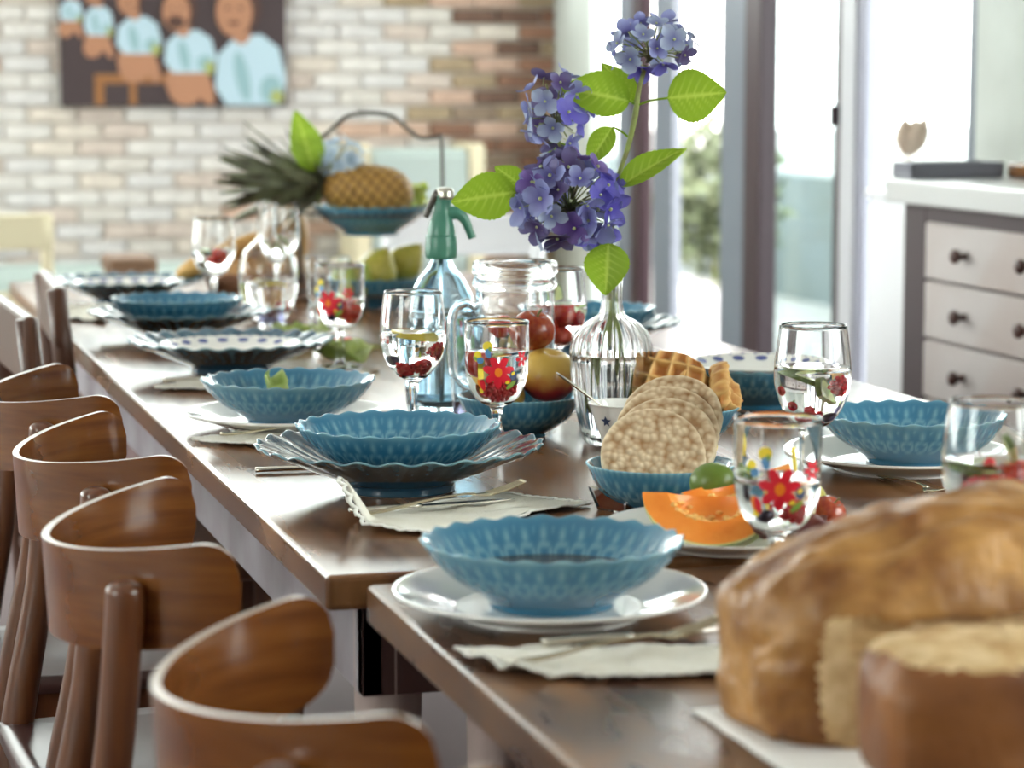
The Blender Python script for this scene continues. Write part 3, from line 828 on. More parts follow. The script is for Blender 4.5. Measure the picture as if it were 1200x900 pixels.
def water_mesh(v, z1, mat='water', seg=48, dz=.0004):
    z0 = v.inner[0][1] - .0006
    zs = [z0] + [z0 + (z1 - z0) * k / 14 for k in range(1, 15)]
    prof = [(0, z0)] + [(v.r(z) + dz, z) for z in zs if v.r(z) > .0005] + [(v.r(z1) * .6, z1 - .0004), (0, z1 - .0004)]
    return lathe(prof, seg, mat)
WK = {}
def petal_piece(v, off, u0, z0, a, b, rot, mi, n=10):
    """flat painted patch wrapped on the outside of a glass: centre angle u0, height z0"""
    V = []; rr = v.r(z0) + off
    def put(x, y):
        X = x * math.cos(rot) - y * math.sin(rot); Y = x * math.sin(rot) + y * math.cos(rot)
        z = z0 + Y; r = v.r(z) + off; th = u0 + X / rr
        V.append(Vector((r * math.cos(th), r * math.sin(th), z)))
    rings = 3
    put(0, 0)
    for k in range(1, rings + 1):
        for j in range(n):
            t = 2 * PI * j / n; put(a * k / rings * math.cos(t), b * k / rings * math.sin(t))
    F = [(0, 1 + j, 1 + (j + 1) % n) for j in range(n)]
    for k in range(rings - 1):
        for j in range(n):
            F.append((1 + k * n + j, 1 + (k + 1) * n + j, 1 + (k + 1) * n + (j + 1) % n, 1 + k * n + (j + 1) % n))
    return V, F, mi
PFM = ['pf_red', 'pf_orange', 'pf_yellow', 'pf_green', 'pf_blue', 'pf_navy']
def painted(v):
    off = .0019 + .0004
    out = {}
    p = []
    for k in range(7):
        t = 2 * PI * k / 7 + .2; d = .0125
        p.append(petal_piece(v, off, .06 + d * math.cos(t) / .042, .114 + d * math.sin(t), .0092, .0050, t, 0))
    p.append(petal_piece(v, off + .0002, .06, .114, .0050, .0062, 0, 1))
    for k, a in enumerate((-1.1, -1.55, -2.0, .9)): p.append(petal_piece(v, off + .0003, .06 + .015 * math.cos(a) / .042, .114 + .015 * math.sin(a), .0095, .0009, a, 0, 8))
    out['red'] = join(p, PFM)
    out['yellow'] = join([petal_piece(v, off, -.28, .1475, .0068, .0064, .3, 2), petal_piece(v, off + .0002, -.26, .1385, .0040, .0062, .2, 4), petal_piece(v, off + .0002, -.20, .1440, .0022, .0030, .2, 3)], PFM)
    out['yellow2'] = join([petal_piece(v, off, -.62, .134, .0074, .0058, 1.1, 2), petal_piece(v, off + .0002, -.52, .1290, .0052, .0044, .2, 4), petal_piece(v, off + .0001, -.68, .131, .0050, .0022, -.3, 3)], PFM)
    out['tulip'] = join([petal_piece(v, off, -.52, .098, .0056, .0090, .25, 1), petal_piece(v, off + .0002, -.48, .098, .0036, .0084, .1, 0), petal_piece(v, off + .0001, -.58, .089, .0030, .0034, .1, 2)], PFM)
    out['leaf'] = join([petal_piece(v, off, .56, .110, .0054, .0068, .2, 5), petal_piece(v, off, .50, .097, .0080, .0034, .7, 3), petal_piece(v, off + .0001, .36, .101, .0030, .0024, .2, 2), petal_piece(v, off + .0001, .54, .112, .0030, .0022, .7, 2)], PFM)
    p = []
    for k in range(6):
        t = 2 * PI * k / 6; p.append(petal_piece(v, off, .88 + .0065 * math.cos(t) / .042, .130 + .0065 * math.sin(t), .0046, .0026, t, 0))
    out['side'] = join(p, PFM)
    return out
def cam_side(x, y): return math.atan2(-y, -x)          # direction from a thing at (x, y) back to the viewer's spot
def goblet(kind, label, x, y, z, level, rz=None, paint=False, group=None, sc=1.0, turn=0.0):
    me, v = goblet_mesh(kind)
    o = plate(me, 'goblet' if kind != 'tumbler' else 'tumbler', label, 'glass', x, y, z, (cam_side(x, y) + turn) if rz is None else rz, group)
    if sc != 1.0: o.scale = (sc, sc, sc)
    if level:
        k = (kind, level)
        if k not in WK: WK[k] = water_mesh(v, level)
        ob('water', WK[k], o)
    if paint:
        if 'paint' not in WK: WK['paint'] = painted(v)
        for nm, m in WK['paint'].items():
            f = ob('painted_flower' if nm in ('red', 'yellow', 'yellow2', 'tulip', 'side') else 'painted_leaf', m, o)
            tag(f, {'red': 'red flower with orange centre', 'yellow': 'yellow and blue flower', 'yellow2': 'yellow and blue flower', 'tulip': 'orange-red tulip', 'side': 'small red flower', 'leaf': 'dark blue and green leaf'}[nm])
    return o
g1 = goblet('flower', 'nearest goblet painted with a red flower, standing behind the cut bread', .890, 2.238, SZ + .0004, .120, paint=True)
g2 = goblet('tulip', 'tall clear goblet with red currants between melon plate and right-hand bowl', 1.102, 2.668, TZ + .0004, .1655)
g3 = goblet('tulip', 'clear goblet with lime and red berries at the right picture edge behind the bread', 1.012, 2.036, SZ + .0004, .160)
g4 = goblet('flower', 'goblet painted with flowers in front of the fruit bowl with nectarines', .872, 3.176, TZ + .0004, .138, paint=True)
g5 = goblet('tulip', 'clear goblet with a lemon slice and raspberries, in front of the blue siphon', .776, 3.238, TZ + .0004, .160)
g7 = goblet('flower', 'goblet painted with red flowers in front of the pears', .884, 4.218, TZ + .0004, .118, paint=True, turn=-.55)
g10 = goblet('tulip', 'far clear goblet with a red berry beside the baguette', .800, 5.03, TZ + .0004, .150)
g14 = goblet('tulip', 'clear goblet with strawberries and lime between glass jug and vase', 1.075, 3.58, TZ + .0004, .160)
g11 = goblet('tulip', 'far clear goblet with a lime wedge, behind the round carafe', .985, 5.33, TZ + .0004, .150, sc=1.04)
g15 = goblet('tumbler', 'clear tumbler under the pineapple bowl, left of the pears', 1.035, 5.06, TZ + .0004, 0, sc=1.9)
t6 = goblet('tumbler', 'small clear tumbler with violet base beside the blue siphon', .910, 3.47, TZ + .0004, 0)
t8 = goblet('tumbler', 'small violet-blue tumbler in front of the round carafe', .889, 4.885, TZ + .0004, 0, sc=1.25)
t9 = goblet('tumbler', 'small clear tumbler between the vase and the stacked nectarines', 1.085, 3.43, TZ + .0004, 0, sc=1.1)
t12 = goblet('tumbler', 'small clear tumbler beside the halved fig near the painted goblet', .915, 4.50, TZ + .0004, 0, sc=1.2)
inset_v = lathe([(0, .0126), (.0195, .0126), (.0210, .036), (0, .036)], 32, 'violet_glass')
for t in (t6, t8): tag(ob('violet_base', inset_v, t), 'violet tinted filling')

# carafe
co, ci = vessel([(.030, 0), (.040, .010), (.052, .040), (.0590, .078), (.0590, .110), (.050, .140), (.030, .160), (.0185, .172), (.0170, .188), (.0180, .215), (.0210, .238)], .0022, .005)
cv = Vessel(ci)
carafe = plate(lathe([(0, .001)] + co + [(.0195, .2387)] + ci[::-1], 56, 'glass'), 'carafe', 'round-bellied glass carafe with narrow neck behind the violet tumbler', 'carafe', .915, 5.062, TZ + .0004)
ob('water', water_mesh(cv, .085), carafe)

# glass jug with a handle
jo, ji = vessel([(.040, 0), (.047, .004), (.0505, .03), (.0520, .09), (.0525, .150), (.0515, .172), (.0560, .180), (.0560, .186), (.0535, .192), (.0565, .198), (.0565, .206), (.0550, .212)], .0030, .008)
jv = Vessel([(min(r, .0490), z) for r, z in ji])
jug = plate(lathe([(0, .001)] + jo + [(.0530, .2128)] + [(min(r, .0505), z) for r, z in ji[::-1]], 60, 'glass'), 'glass_jug', 'ridged-rim glass jug with berries and apple, behind the nectarines', 'jug', .988, 3.500, TZ + .0004, -YAW)
jug.scale = (1.08, 1.08, 1.08)
ob('water', water_mesh(jv, .140), jug)
ob('handle', tube([(-.0515, 0, .150), (-.062, 0, .157), (-.078, 0, .150), (-.083, 0, .130), (-.083, 0, .09), (-.080, 0, .060), (-.066, 0, .047), (-.050, 0, .046)], .0058, 'glass', 12, 4), jug)

# soda siphon
so, si = vessel([(.040, 0), (.050, .004), (.0525, .02), (.0530, .10), (.0520, .140), (.0470, .170), (.036, .194), (.022, .212), (.0165, .224), (.0165, .232)], .0042, .012)
sv = Vessel(si)
siph = plate(lathe([(0, .002)] + so + [(.0145, .2325)] + si[::-1], 60, 'blue_glass'), 'soda_siphon', 'pale blue glass soda siphon with green metal head in the table centre', 'siphon', .910, 3.62, TZ + .0004, -YAW)
ob('water', water_mesh(sv, .150), siph)
ob('dip_tube', tube([(0, 0, .02), (0, 0, .228)], .0035, 'glass', 10, 1), siph)
ob('collar', lathe_s([(.0185, .226), (.0225, .228), (.0235, .240), (.0225, .254), (.020, .262), (0, .264)], 3, 32, 'green_metal'), siph)
hd = ob('head', tube([(0, 0, .255), (.001, 0, .275), (.002, 0, .290), (.003, 0, .305), (.004, 0, .318)], [.022, .020, .016, .012, .0115, .013], 'green_metal', 20, 3), siph)
ob('spout', tube([(.006, 0, .290), (.022, 0, .293), (.034, 0, .284), (.042, 0, .266), (.046, 0, .256)], [.011, .010, .0075, .006, .006], 'green_metal', 14, 4), siph)
ob('lever', tube([(.004, 0, .318), (-.004, 0, .320), (-.014, 0, .306), (-.022, 0, .286)], [.0085, .010, .0065, .005], 'dark_wire', 12, 4, flat=.8), siph)
ob('cap', lathe_s([(0, .312), (.012, .312), (.0135, .320), (.011, .328), (0, .330)], 3, 20, 'steel'), siph, (.006, 0, 0))

# ribbed vase
vo, vi = vessel([(.030, 0), (.036, .004), (.044, .03), (.0525, .08), (.0555, .120), (.0510, .145), (.036, .163), (.0195, .173), (.0150, .185), (.0140, .205), (.0150, .225), (.0175, .2425)], .0022, .006)
vv = Vessel(vi)
nvo = len(vo)
def rib(th, i, r, z):
    return (r * (1 + .016 * math.cos(22 * th)) if 1 <= i <= nvo else r, z, 0.0)
vase = plate(lathe([(0, .001)] + vo + [(.0166, .2432)] + vi[::-1], 132, 'glass', rib), 'vase', 'ribbed clear glass vase with a slim neck holding the blue hydrangeas', 'vase', 1.051, 3.246, TZ + .0004, -YAW)
ob('water', water_mesh(vv, .120), vase)

# small white pot with a star, spoon in it
cup = plate(lathe_s([(0, .002), (.013, .002), (.014, 0), (.0165, 0), (.024, .025), (.0345, .056), (.0365, .060), (.0355, .0615), (.033, .057), (.022, .027), (.012, .006), (0, .005)], 4, 48, 'white_china'), 'tapered_pot', 'small tapered white pot with a dark star, in front of the vase', 'pot', 1.028, 3.132, TZ + .0004, cam_side(1.028, 3.132) - .55)
cup.scale = (1.2, 1.2, 1.15)
sp, sf = [], []
for k in range(10):
    rr = .0058 if k % 2 == 0 else .0026; a = PI / 2 + k * PI / 5; zz = .043 + rr * math.sin(a) * 1.15; th = rr * math.cos(a) / .028
    r = .0165 + (zz) * .32 + .0016; sp.append((r * math.cos(th), r * math.sin(th), zz))
sp.append((.0165 + .043 * .32 + .0018, 0, .043))
tag(ob('star', mk(sp, [(10, k, (k + 1) % 10) for k in range(10)], 'pf_navy', False), cup), 'small dark star')
ob('yogurt', lathe([(0, .050), (.0290, .050), (.0285, .0508), (0, .0512)], 32, 'white_china'), cup)
spn = thing('spoon', 'steel spoon leaning out of the small white star pot', 'spoon', (1.028, 3.132, TZ + .004), -YAW)
ob('handle', tube([(.004, 0, .040), (-.030, -.004, .066), (-.062, -.008, .090), (-.085, -.010, .107)], [.0030, .0035, .0060, .0066, .003], 'steel', 10, 5, flat=.35), spn)
ob('spoon_bowl', tube([(.018, .002, .024), (.010, .001, .032), (.003, 0, .041)], [.003, .011, .003], 'steel', 10, 5, flat=.3), spn)
# jam dish
jd = thing('jam_dish', 'small square glass dish of dark red jam in front of the rice cakes', 'dish', (.905, 2.735, TZ + .0004), math.radians(22))
def frustum(a, b, h, t, mat):
    V = [(sx * a, sy * a, 0) for sx, sy in ((-1, -1), (1, -1), (1, 1), (-1, 1))] + [(sx * b, sy * b, h) for sx, sy in ((-1, -1), (1, -1), (1, 1), (-1, 1))] + \
        [(sx * (b - t), sy * (b - t), h) for sx, sy in ((-1, -1), (1, -1), (1, 1), (-1, 1))] + [(sx * (a - t), sy * (a - t), t) for sx, sy in ((-1, -1), (1, -1), (1, 1), (-1, 1))]
    F = [(3, 2, 1, 0)]
    for L in range(3):
        for k in range(4): F.append((L * 4 + k, L * 4 + (k + 1) % 4, L * 4 + 4 + (k + 1) % 4, L * 4 + 4 + k))
    F.append((12, 13, 14, 15)); return mk(V, F, mat, False)
ob('dish', frustum(.024, .032, .026, .003, 'glass'), jd)
ob('jam', frustum(.0212, .0262, .019, .0001, 'jam'), jd, (0, 0, .0028))

# ---------------------------------------------------------------- small fruit
RASP = join([(*raw_ball((.0085 * (1 - (j / 5) ** 2 * .55) * math.cos(a + j * .5), .0085 * (1 - (j / 5) ** 2 * .55) * math.sin(a + j * .5), j * .0033 - .006), .0031, 1), 0)
             for j in range(5) for a in [2 * PI * k / 7 for k in range(7)]] + [(*raw_ball((0, 0, .010), .004, 1), 0), (*raw_ball((0, 0, 0), .0095, 1), 0)], ['red_berry'])
CURR = join([(*raw_ball((0, 0, 0), .0058, 2), 0), (*tube([(0, 0, .0055), (.0005, 0, .008)], [.0014, .0006], 'stem', 5, 1, raw=True), 1)], ['red_berry', 'stem'])
BLUEB = blob(2, 'blueberry', lambda v: Vector((v.x, v.y, v.z * (.85 if v.z < .8 else .70))) * .0085)
def strawb():
    return blob(3, 'strawberry', lambda v: Vector((v.x * (1 - .32 * max(0, -v.z)) * .016, v.y * (1 - .32 * max(0, -v.z)) * .016, v.z * .0185)) * (1 - .02 * (1 if noise.cell(v * 9) > .4 else 0)))
STRAW = strawb()
def citrus(r, t, peel, flesh, whole=True):
    a1 = 2 * PI if whole else PI; n = 30
    parts = []
    V, F, I = [], [], []
    ringr = [0, r * .55, r * .86, r * .87, r]
    for s in (0, 1):
        for q in ringr:
            for k in range(n + 1):
                a = a1 * k / n; w = 1 - .10 * (abs(math.sin(a * 4)) < .25) * (r * .2 < q < r * .86)
                V.append((q * w * math.cos(a), q * w * math.sin(a), (t / 2 - (.0006 if abs(math.sin(a * 4)) < .22 and 0 < q < r * .86 else 0)) * (1 if s else -1)))
    K = (n + 1)
    for s in (0, 1):
        for i in range(4):
            for k in range(n):
                f = (s * 5 * K + i * K + k, s * 5 * K + i * K + k + 1, s * 5 * K + (i + 1) * K + k + 1, s * 5 * K + (i + 1) * K + k)
                F.append(f if not s else f[::-1]); I.append(0 if i >= 2 else 1)
    for k in range(n): F.append((4 * K + k, 4 * K + k + 1, 9 * K + k + 1, 9 * K + k)); I.append(0)
    if not whole:
        for i in range(4):
            for k in (0, n): F.append((i * K + k, (i + 1) * K + k, 5 * K + (i + 1) * K + k, 5 * K + i * K + k)); I.append(1)
    return mk(V, F, [peel, flesh], False, I)
LIME = citrus(.021, .005, 'lime_peel', 'lime_flesh'); LIMEH = citrus(.024, .006, 'lime_peel', 'lime_flesh', False)
LEMON = citrus(.027, .006, 'lemon_peel', 'lemon_flesh'); LEMONH = citrus(.028, .007, 'lemon_peel', 'lemon_flesh', False)
def apple_slice():
    V, F = [], []
    n = 12
    for k in range(n + 1):
        a = PI * k / n; x = .027 * math.cos(a); d = .016 * math.sin(a)
        V += [(x, 0, d * .2), (x, -.004 * math.sin(a) - .0012, d), (x, .004 * math.sin(a) + .0012, d)]
    for k in range(n):
        for j in range(3): F.append((k * 3 + j, k * 3 + (j + 1) % 3, k * 3 + 3 + (j + 1) % 3, k * 3 + 3 + j))
    F += [(0, 1, 2), (n * 3 + 2, n * 3 + 1, n * 3)]
    return mk(V, F, 'apple_cut')
ASLICE = apple_slice()
MINI = {'raspberry': (RASP, 'raspberry'), 'currant': (CURR, 'red currant'), 'blueberry': (BLUEB, 'blueberry'), 'strawberry': (STRAW, 'strawberry'),
        'lime_slice': (LIME, 'lime slice'), 'lemon_slice': (LEMON, 'lemon slice'), 'lime_wedge': (LIMEH, 'lime slice'), 'lemon_wedge': (LEMONH, 'lemon slice'), 'apple_slice': (ASLICE, 'apple slice')}
COLOUR = {'raspberry': 'red', 'currant': 'small round', 'blueberry': 'dark', 'strawberry': 'red', 'lime_slice': 'round green', 'lemon_slice': 'round yellow', 'lime_wedge': 'half-round green', 'lemon_wedge': 'half-round yellow', 'apple_slice': 'pale'}
def fill(g, where, items, sc=1.0):
    """fruit in a glass: g its vessel, items (kind, right, towards viewer, up, rotation) in the glass's own metres"""
    x, y, z = g.location; f = math.atan2(-y, -x)
    fx, fy = math.cos(f), math.sin(f); rx, ry = -fy, fx
    cnt = {}
    for it in items: cnt[it[0]] = cnt.get(it[0], 0) + 1
    for k, a, b, c, rot in items:
        me, cat = MINI[k]
        o = ob(k, me, None, (x + rx * a + fx * b, y + ry * a + fy * b, z + c), rot)
        if cnt[k] > 1: tag(o, 'one of the %s %s pieces in %s' % (COLOUR[k], cat, where), cat, '%s pieces in %s' % (cat, where))
        else: tag(o, '%s %s in %s' % (COLOUR[k], cat, where), cat)
U = lambda a=0, b=0, c=0: (a, b, c + 1.0)
fill(g1, 'the nearest painted goblet', [('raspberry', .014, .012, .090, U(.4)), ('blueberry', -.010, .016, .088, U()), ('lime_wedge', -.018, -.004, .117, U(.3, .2))])
fill(g2, 'the tall goblet beside the right-hand bowl', [('currant', -.032, .014, .140, U()), ('currant', -.020, .018, .124, U(.3)), ('currant', -.010, .014, .113, U(.8)), ('currant', -.003, .022, .120, U(1.2)), ('raspberry', .002, .008, .108, U(.5)),
      ('raspberry', .027, .016, .146, U(2.4, .4)), ('blueberry', .018, .012, .112, U()), ('lime_slice', -.010, 0, .153, U(.35, .1)), ('lime_wedge', .012, .012, .132, U(1.3, .2))])
fill(g3, 'the right-edge goblet behind the bread', [('raspberry', -.012, .022, .139, U(.6)), ('raspberry', .008, .024, .142, U(1.3)), ('strawberry', .024, .006, .146, U(1.7, .4)), ('currant', -.002, .022, .160, U()), ('lime_slice', -.015, 0, .152, U(.2)), ('lime_wedge', .020, -.01, .160, U(1.1, .5))])
fill(g4, 'the painted goblet before the fruit bowl', [('strawberry', -.020, .004, .122, U(2.2)), ('raspberry', -.004, .008, .089, U(.4)), ('raspberry', .010, .004, .092, U(1.3)), ('blueberry', .016, .012, .102, U()), ('lime_wedge', .004, -.004, .110, U(.9, .4)), ('lemon_wedge', -.012, .016, .100, U(1.4, .2))])
fill(g5, 'the goblet in front of the siphon', [('lemon_slice', -.002, .002, .155, U(.14, .05)), ('raspberry', .026, .008, .136, U(.5, .5)), ('raspberry', .010, .012, .117, U(1)), ('raspberry', -.010, .010, .113, U(1.5)), ('blueberry', -.022, .002, .126, U())])
fill(g7, 'the painted goblet before the pears', [('strawberry', -.004, .006, .106, U(1.5)), ('strawberry', .016, .002, .098, U(2.5)), ('blueberry', -.012, .010, .092, U()), ('lime_wedge', .01, -.006, .110, U(.8))])
fill(g10, 'the far goblet beside the baguette', [('strawberry', .006, .008, .138, U(1.4)), ('lime_slice', -.008, 0, .146, U(.3))])
fill(g14, 'the goblet between jug and vase', [('strawberry', -.012, .010, .140, U(2.0)), ('strawberry', .006, .012, .144, U(1.2)), ('strawberry', .002, .004, .117, U(2.8)), ('raspberry', .026, .006, .138, U()), ('lime_wedge', 0, -.012, .164, U(1.5)), ('lime_slice', .012, -.01, .150, U(.4))])
fill(g11, 'the goblet behind the carafe', [('lime_slice', .008, .008, .140, U(1.2)), ('lime_wedge', -.01, .004, .134, U(.7))])
fill(carafe, 'the round carafe', [('lemon_slice', 0, .004, .080, U(.1)), ('strawberry', .024, .018, .032, U(1.2)), ('blueberry', -.006, .020, .016, U())])
fill(jug, 'the glass jug', [('strawberry', -.018, .022, .138, U(1.4)), ('strawberry', .032, .006, .138, U(1.7)), ('apple_slice', .012, .020, .118, U(.1, .1)), ('apple_slice', -.012, .010, .105, U(.2, -.1)), ('lemon_wedge', .004, .026, .100, U(1.5, 0))])

# ---------------------------------------------------------------- hydrangeas in the vase
def leaf(parent, base, tip, width, normal, bend=.12, fold=.12, seed=1, mat=None):
    b, t = Vector(base), Vector(tip); L = (t - b).length
    nu, nv = 30, 14
    wr = width / 2 / L
    def shape(u): return wr * (math.sin(PI * min(1, max(u, 0) ** .80)) ** .75) * (1 - .25 * u ** 3) * (1 + .03 * math.cos(u * 80))
    def fn(u, v):
        y = (v - .5) * 2; w = shape(u); s = abs(y)
        side = math.sin((u - s * .22) * 2 * PI * 7.5)
        return (u, y * w, fold * s * w * 2 - bend * u * u + .008 * side * s * (1 - s) + .03 * math.sin(3 * u + seed) * s * s)
    def at(u, v):
        s = abs(v - .5) * 2
        vein = max(0, math.sin((u - s * .22) * 2 * PI * 7.5)) ** 14
        return min(1, .85 * math.exp(-(s / .06) ** 2) + .55 * vein + .15)
    me = sheet(nu, nv, fn, mat or 'leaf', 0, at)
    x = (t - b).normalized(); z = Vector(normal); z = (z - x * z.dot(x)).normalized(); y = z.cross(x)
    M = Matrix((x, y, z)).transposed().to_4x4()
    o = ob('leaf', me, parent); o.matrix_local = Matrix.Translation(b) @ M @ Matrix.Scale(L, 4)
    return o
def floret_mesh(mat, seed, r=.0235):
    rs = random.Random(seed); V, F, A, I = [], [], [], []
    for k in range(4):
        a = PI / 2 * k + rs.uniform(-.12, .12); s = r * rs.uniform(.85, 1.1); cup = rs.uniform(.05, .5); tw = rs.uniform(-.25, .25); wd = rs.uniform(.88, 1.12)
        o = len(V); n = 6
        for i in range(n + 1):
            u = i / n
            w = .45 * wd * math.sin(PI * min(u ** 1.35, .992)) ** .62 * s if u > 0 else .0008
            for j in range(7):
                v = j / 3 - 1
                X = u * s; Y = v * w; Z = cup * s * u * u + (.12 * s * v * v) * u + tw * Y * u - .03 * s * math.cos(v * 7) * u * u
                V.append((X * math.cos(a) - Y * math.sin(a), X * math.sin(a) + Y * math.cos(a), Z + .0006 * (k % 2))); A.append(min(1, max(0, u * 1.15 - .1) + .15 * abs(v) * u))
        for i in range(n):
            for j in range(6):
                F.append((o + i * 7 + j, o + (i + 1) * 7 + j, o + (i + 1) * 7 + j + 1, o + i * 7 + j + 1)); I.append(0)
    bv, bf = raw_ball((0, 0, .0015), .0024, 1); o = len(V); V += bv; F += [tuple(o + q for q in f) for f in bf]; A += [0] * len(bv); I += [1] * len(bf)
    sv, sf_ = tube([(0, 0, 0), (.001, 0, -.012)], .0008, 'stem', 4, 1, raw=True); o = len(V); V += sv; F += [tuple(o + q for q in f) for f in sf_]; A += [0] * len(sv); I += [1] * len(sf_)
    return mk(V, F, [mat, 'floret_eye'], True, I, A)
FLOR = [[floret_mesh('petal_%d' % m, 10 * m + s) for s in range(3)] for m in range(5)]
PALE = [floret_mesh('pale_petal', 80 + s) for s in range(3)]
def flower_head(parent, c, rad, n, seed, pal, size=1.0, stemto=None):
    rs = random.Random(seed); c = Vector(c)
    core = []
    hd = None
    dirs = []
    for k in range(n):
        z = 1 - 2 * (k + .5) / n; a = k * 2.39996 + rs.uniform(-.2, .2); q = math.sqrt(1 - z * z)
        dirs.append(Vector((q * math.cos(a), q * math.sin(a), z)))
    base = Vector(stemto) if stemto else c
    for d in dirs:
        p = Vector((d.x * rad[0] * .72, d.y * rad[1] * .72, d.z * rad[2] * .72))
        core.append((*tube([base - c, (base - c) * .4 + p * .25, p], [.0014, .0009], 'stem', 4, 2, raw=True), 0))
    for k in range(14):
        p = Vector((rs.gauss(0, .3) * rad[0], rs.gauss(0, .3) * rad[1], rs.gauss(0, .3) * rad[2])); core.append((*raw_ball(p, .0026, 1), 1))
    hd = ob('flower_head', join(core, ['stem', 'floret_eye']), parent, c)
    for d in dirs:
        f = rs.uniform(.82, 1.08)
        nrm = (Vector((d.x / rad[0], d.y / rad[1], d.z / rad[2])).normalized() + Vector((rs.gauss(0, .3), rs.gauss(0, .3), rs.gauss(0, .3)))).normalized()
        q = nrm.to_track_quat('Z', 'Y') @ Euler((0, 0, rs.uniform(0, 6.28))).to_quaternion()
        m = pal(d, rs) if pal else None
        me = rs.choice(FLOR[m]) if m is not None else rs.choice(PALE)
        o = ob('floret', me, hd, (d.x * rad[0] * f * .86, d.y * rad[1] * f * .86, d.z * rad[2] * f * .86)); o.rotation_mode = 'QUATERNION'; o.rotation_quaternion = q
        s = size * rs.uniform(.85, 1.15); o.scale = (s, s, s)
    return hd
VL = (1.051, 3.246, TZ)
h1 = thing('hydrangea', 'tall hydrangea stem in the vase with one pale violet head at its top', 'flower', VL, -YAW)
ob('stalk', tube([(.020, .006, .030), (.012, .004, .10), (.005, .002, .165), (.0045, .003, .205), (-.002, .004, .25), (.001, .006, .30), (.004, .006, .345), (.020, .006, .395), (.030, .006, .440), (.035, .006, .475), (.044, .006, .505)],
                 [.0034, .0032, .003, .003, .003, .003, .0032, .0036, .0042, .0034, .003], 'stem', 10, 4), h1)
flower_head(h1, (.054, .004, .532), (.062, .055, .036), 26, 4, lambda d, r: r.choice([1, 1, 4, 4, 0, 2]) if d.x < .3 else r.choice([4, 4, 1, 2]), .82, (.046, .006, .508))
for base, tip, w, nrm, bend, fold, att in [
    ((.072, -.002, .462), (.150, -.008, .470), .073, (0, -1, .12), .06, .05, (.031, .006, .452)),
    ((.022, .002, .458), (-.066, -.02, .478), .064, (-.25, -1, .35), .10, .12, (.031, .006, .452)),
    ((.026, .010, .455), (-.012, .030, .512), .040, (.45, -1, 0), .1, .2, (.031, .006, .452)),
    ((.000, .010, .424), (-.034, .004, .372), .036, (-.3, -1, .1), .08, .2, (.024, .006, .408)),
    ((.012, .000, .345), (.088, -.020, .404), .046, (-.25, -.75, .7), .16, .16, (.004, .006, .340))]:
    l = leaf(h1, base, tip, w, nrm, bend, fold, int(w * 1000))
    ob('leaf_stalk', tube([att, ((att[0] + base[0]) / 2, (att[1] + base[1]) / 2, (att[2] + base[2]) / 2 + .002), base], .0016, 'leaf', 6, 3), h1)
h2 = thing('hydrangea', 'drooping hydrangea stem with two full violet-blue heads left of the vase neck', 'flower', VL, -YAW)
ob('stalk', tube([(-.026, -.004, .045), (-.016, -.002, .11), (-.003, 0, .165), (-.0035, -.001, .205), (-.004, -.004, .24), (-.018, -.008, .275), (-.042, -.006, .305), (-.058, 0, .325)], [.0032, .003, .003, .003, .003], 'stem', 10, 4), h2)
ob('stalk', tube([(-.042, -.006, .305), (-.062, .006, .36), (-.072, .010, .41), (-.076, .012, .44)], [.0026, .0022], 'stem', 8, 4), h2)
flower_head(h2, (-.058, -.020, .328), (.078, .058, .070), 44, 9, lambda d, r: r.choice([0, 0, 1, 3, 1]) if d.x > .1 else r.choice([2, 3, 2, 1, 4]), 1.04, (-.058, 0, .31))
flower_head(h2, (-.074, .006, .446), (.048, .042, .058), 20, 14, lambda d, r: r.choice([1, 0, 1, 2, 4]), .92, (-.076, .012, .42))
for base, tip, w, nrm, bend, fold in [((-.006, -.030, .272), (-.010, -.046, .203), .062, (-.15, -1, .15), -.05, .10), ((-.128, 0, .338), (-.214, -.012, .326), .066, (.05, -1, .2), .08, .06), ((-.120, .02, .345), (-.156, .02, .372), .034, (0, -1, .3), .1, .1), ((-.085, .02, .385), (-.06, .02, .40), .03, (0, -1, .1), .1, .1)]:
    leaf(h2, base, tip, w, nrm, bend, fold, int(w * 1000))

# ---------------------------------------------------------------- fruit bowls on the table
def apple_me(mat, r=1.0, attr=False):
    V = []
    bm = bmesh.new(); bmesh.ops.create_uvsphere(bm, u_segments=28, v_segments=20, radius=1.0)
    A = []
    for v in bm.verts:
        c = v.co; q = math.hypot(c.x, c.y)
        z = c.z * .92 - .30 * math.exp(-(q / .28) ** 2) * (1 if c.z > 0 else -.6)
        A.append(min(1, max(0, .45 + .35 * c.x - 1.25 * c.z + .3 * noise.noise(c * 2.5))))
        v.co = Vector((c.x * (1 - .08 * max(0, -c.z)), c.y * (1 - .08 * max(0, -c.z)), z)) * r
    me = bm_mesh(bm, mat, True)
    a = me.attributes.new('relief', 'FLOAT', 'POINT'); a.data.foreach_set('value', A)
    return me
def pear_me(mat):
    bm = bmesh.new(); bmesh.ops.create_uvsphere(bm, u_segments=28, v_segments=22, radius=1.0); A = []
    for v in bm.verts:
        c = v.co; t = (c.z + 1) / 2; k = 1 - .42 * sm(.45, 1, t)
        A.append(min(1, max(0, .2 - .9 * c.z * .6 + .7 * c.x))); v.co = Vector((c.x * k, c.y * k, c.z * 1.18))
    me = bm_mesh(bm, mat, True); a = me.attributes.new('relief', 'FLOAT', 'POINT'); a.data.foreach_set('value', A); return me
STALK = tube([(0, 0, .62), (.03, 0, .85), (.10, 0, 1.05)], [.05, .04, .06], 'stem', 6, 3)
APR, NEC, PEA, PEB = apple_me('apple_red'), apple_me('nectarine'), pear_me('pear_green'), pear_me('pear_blush')
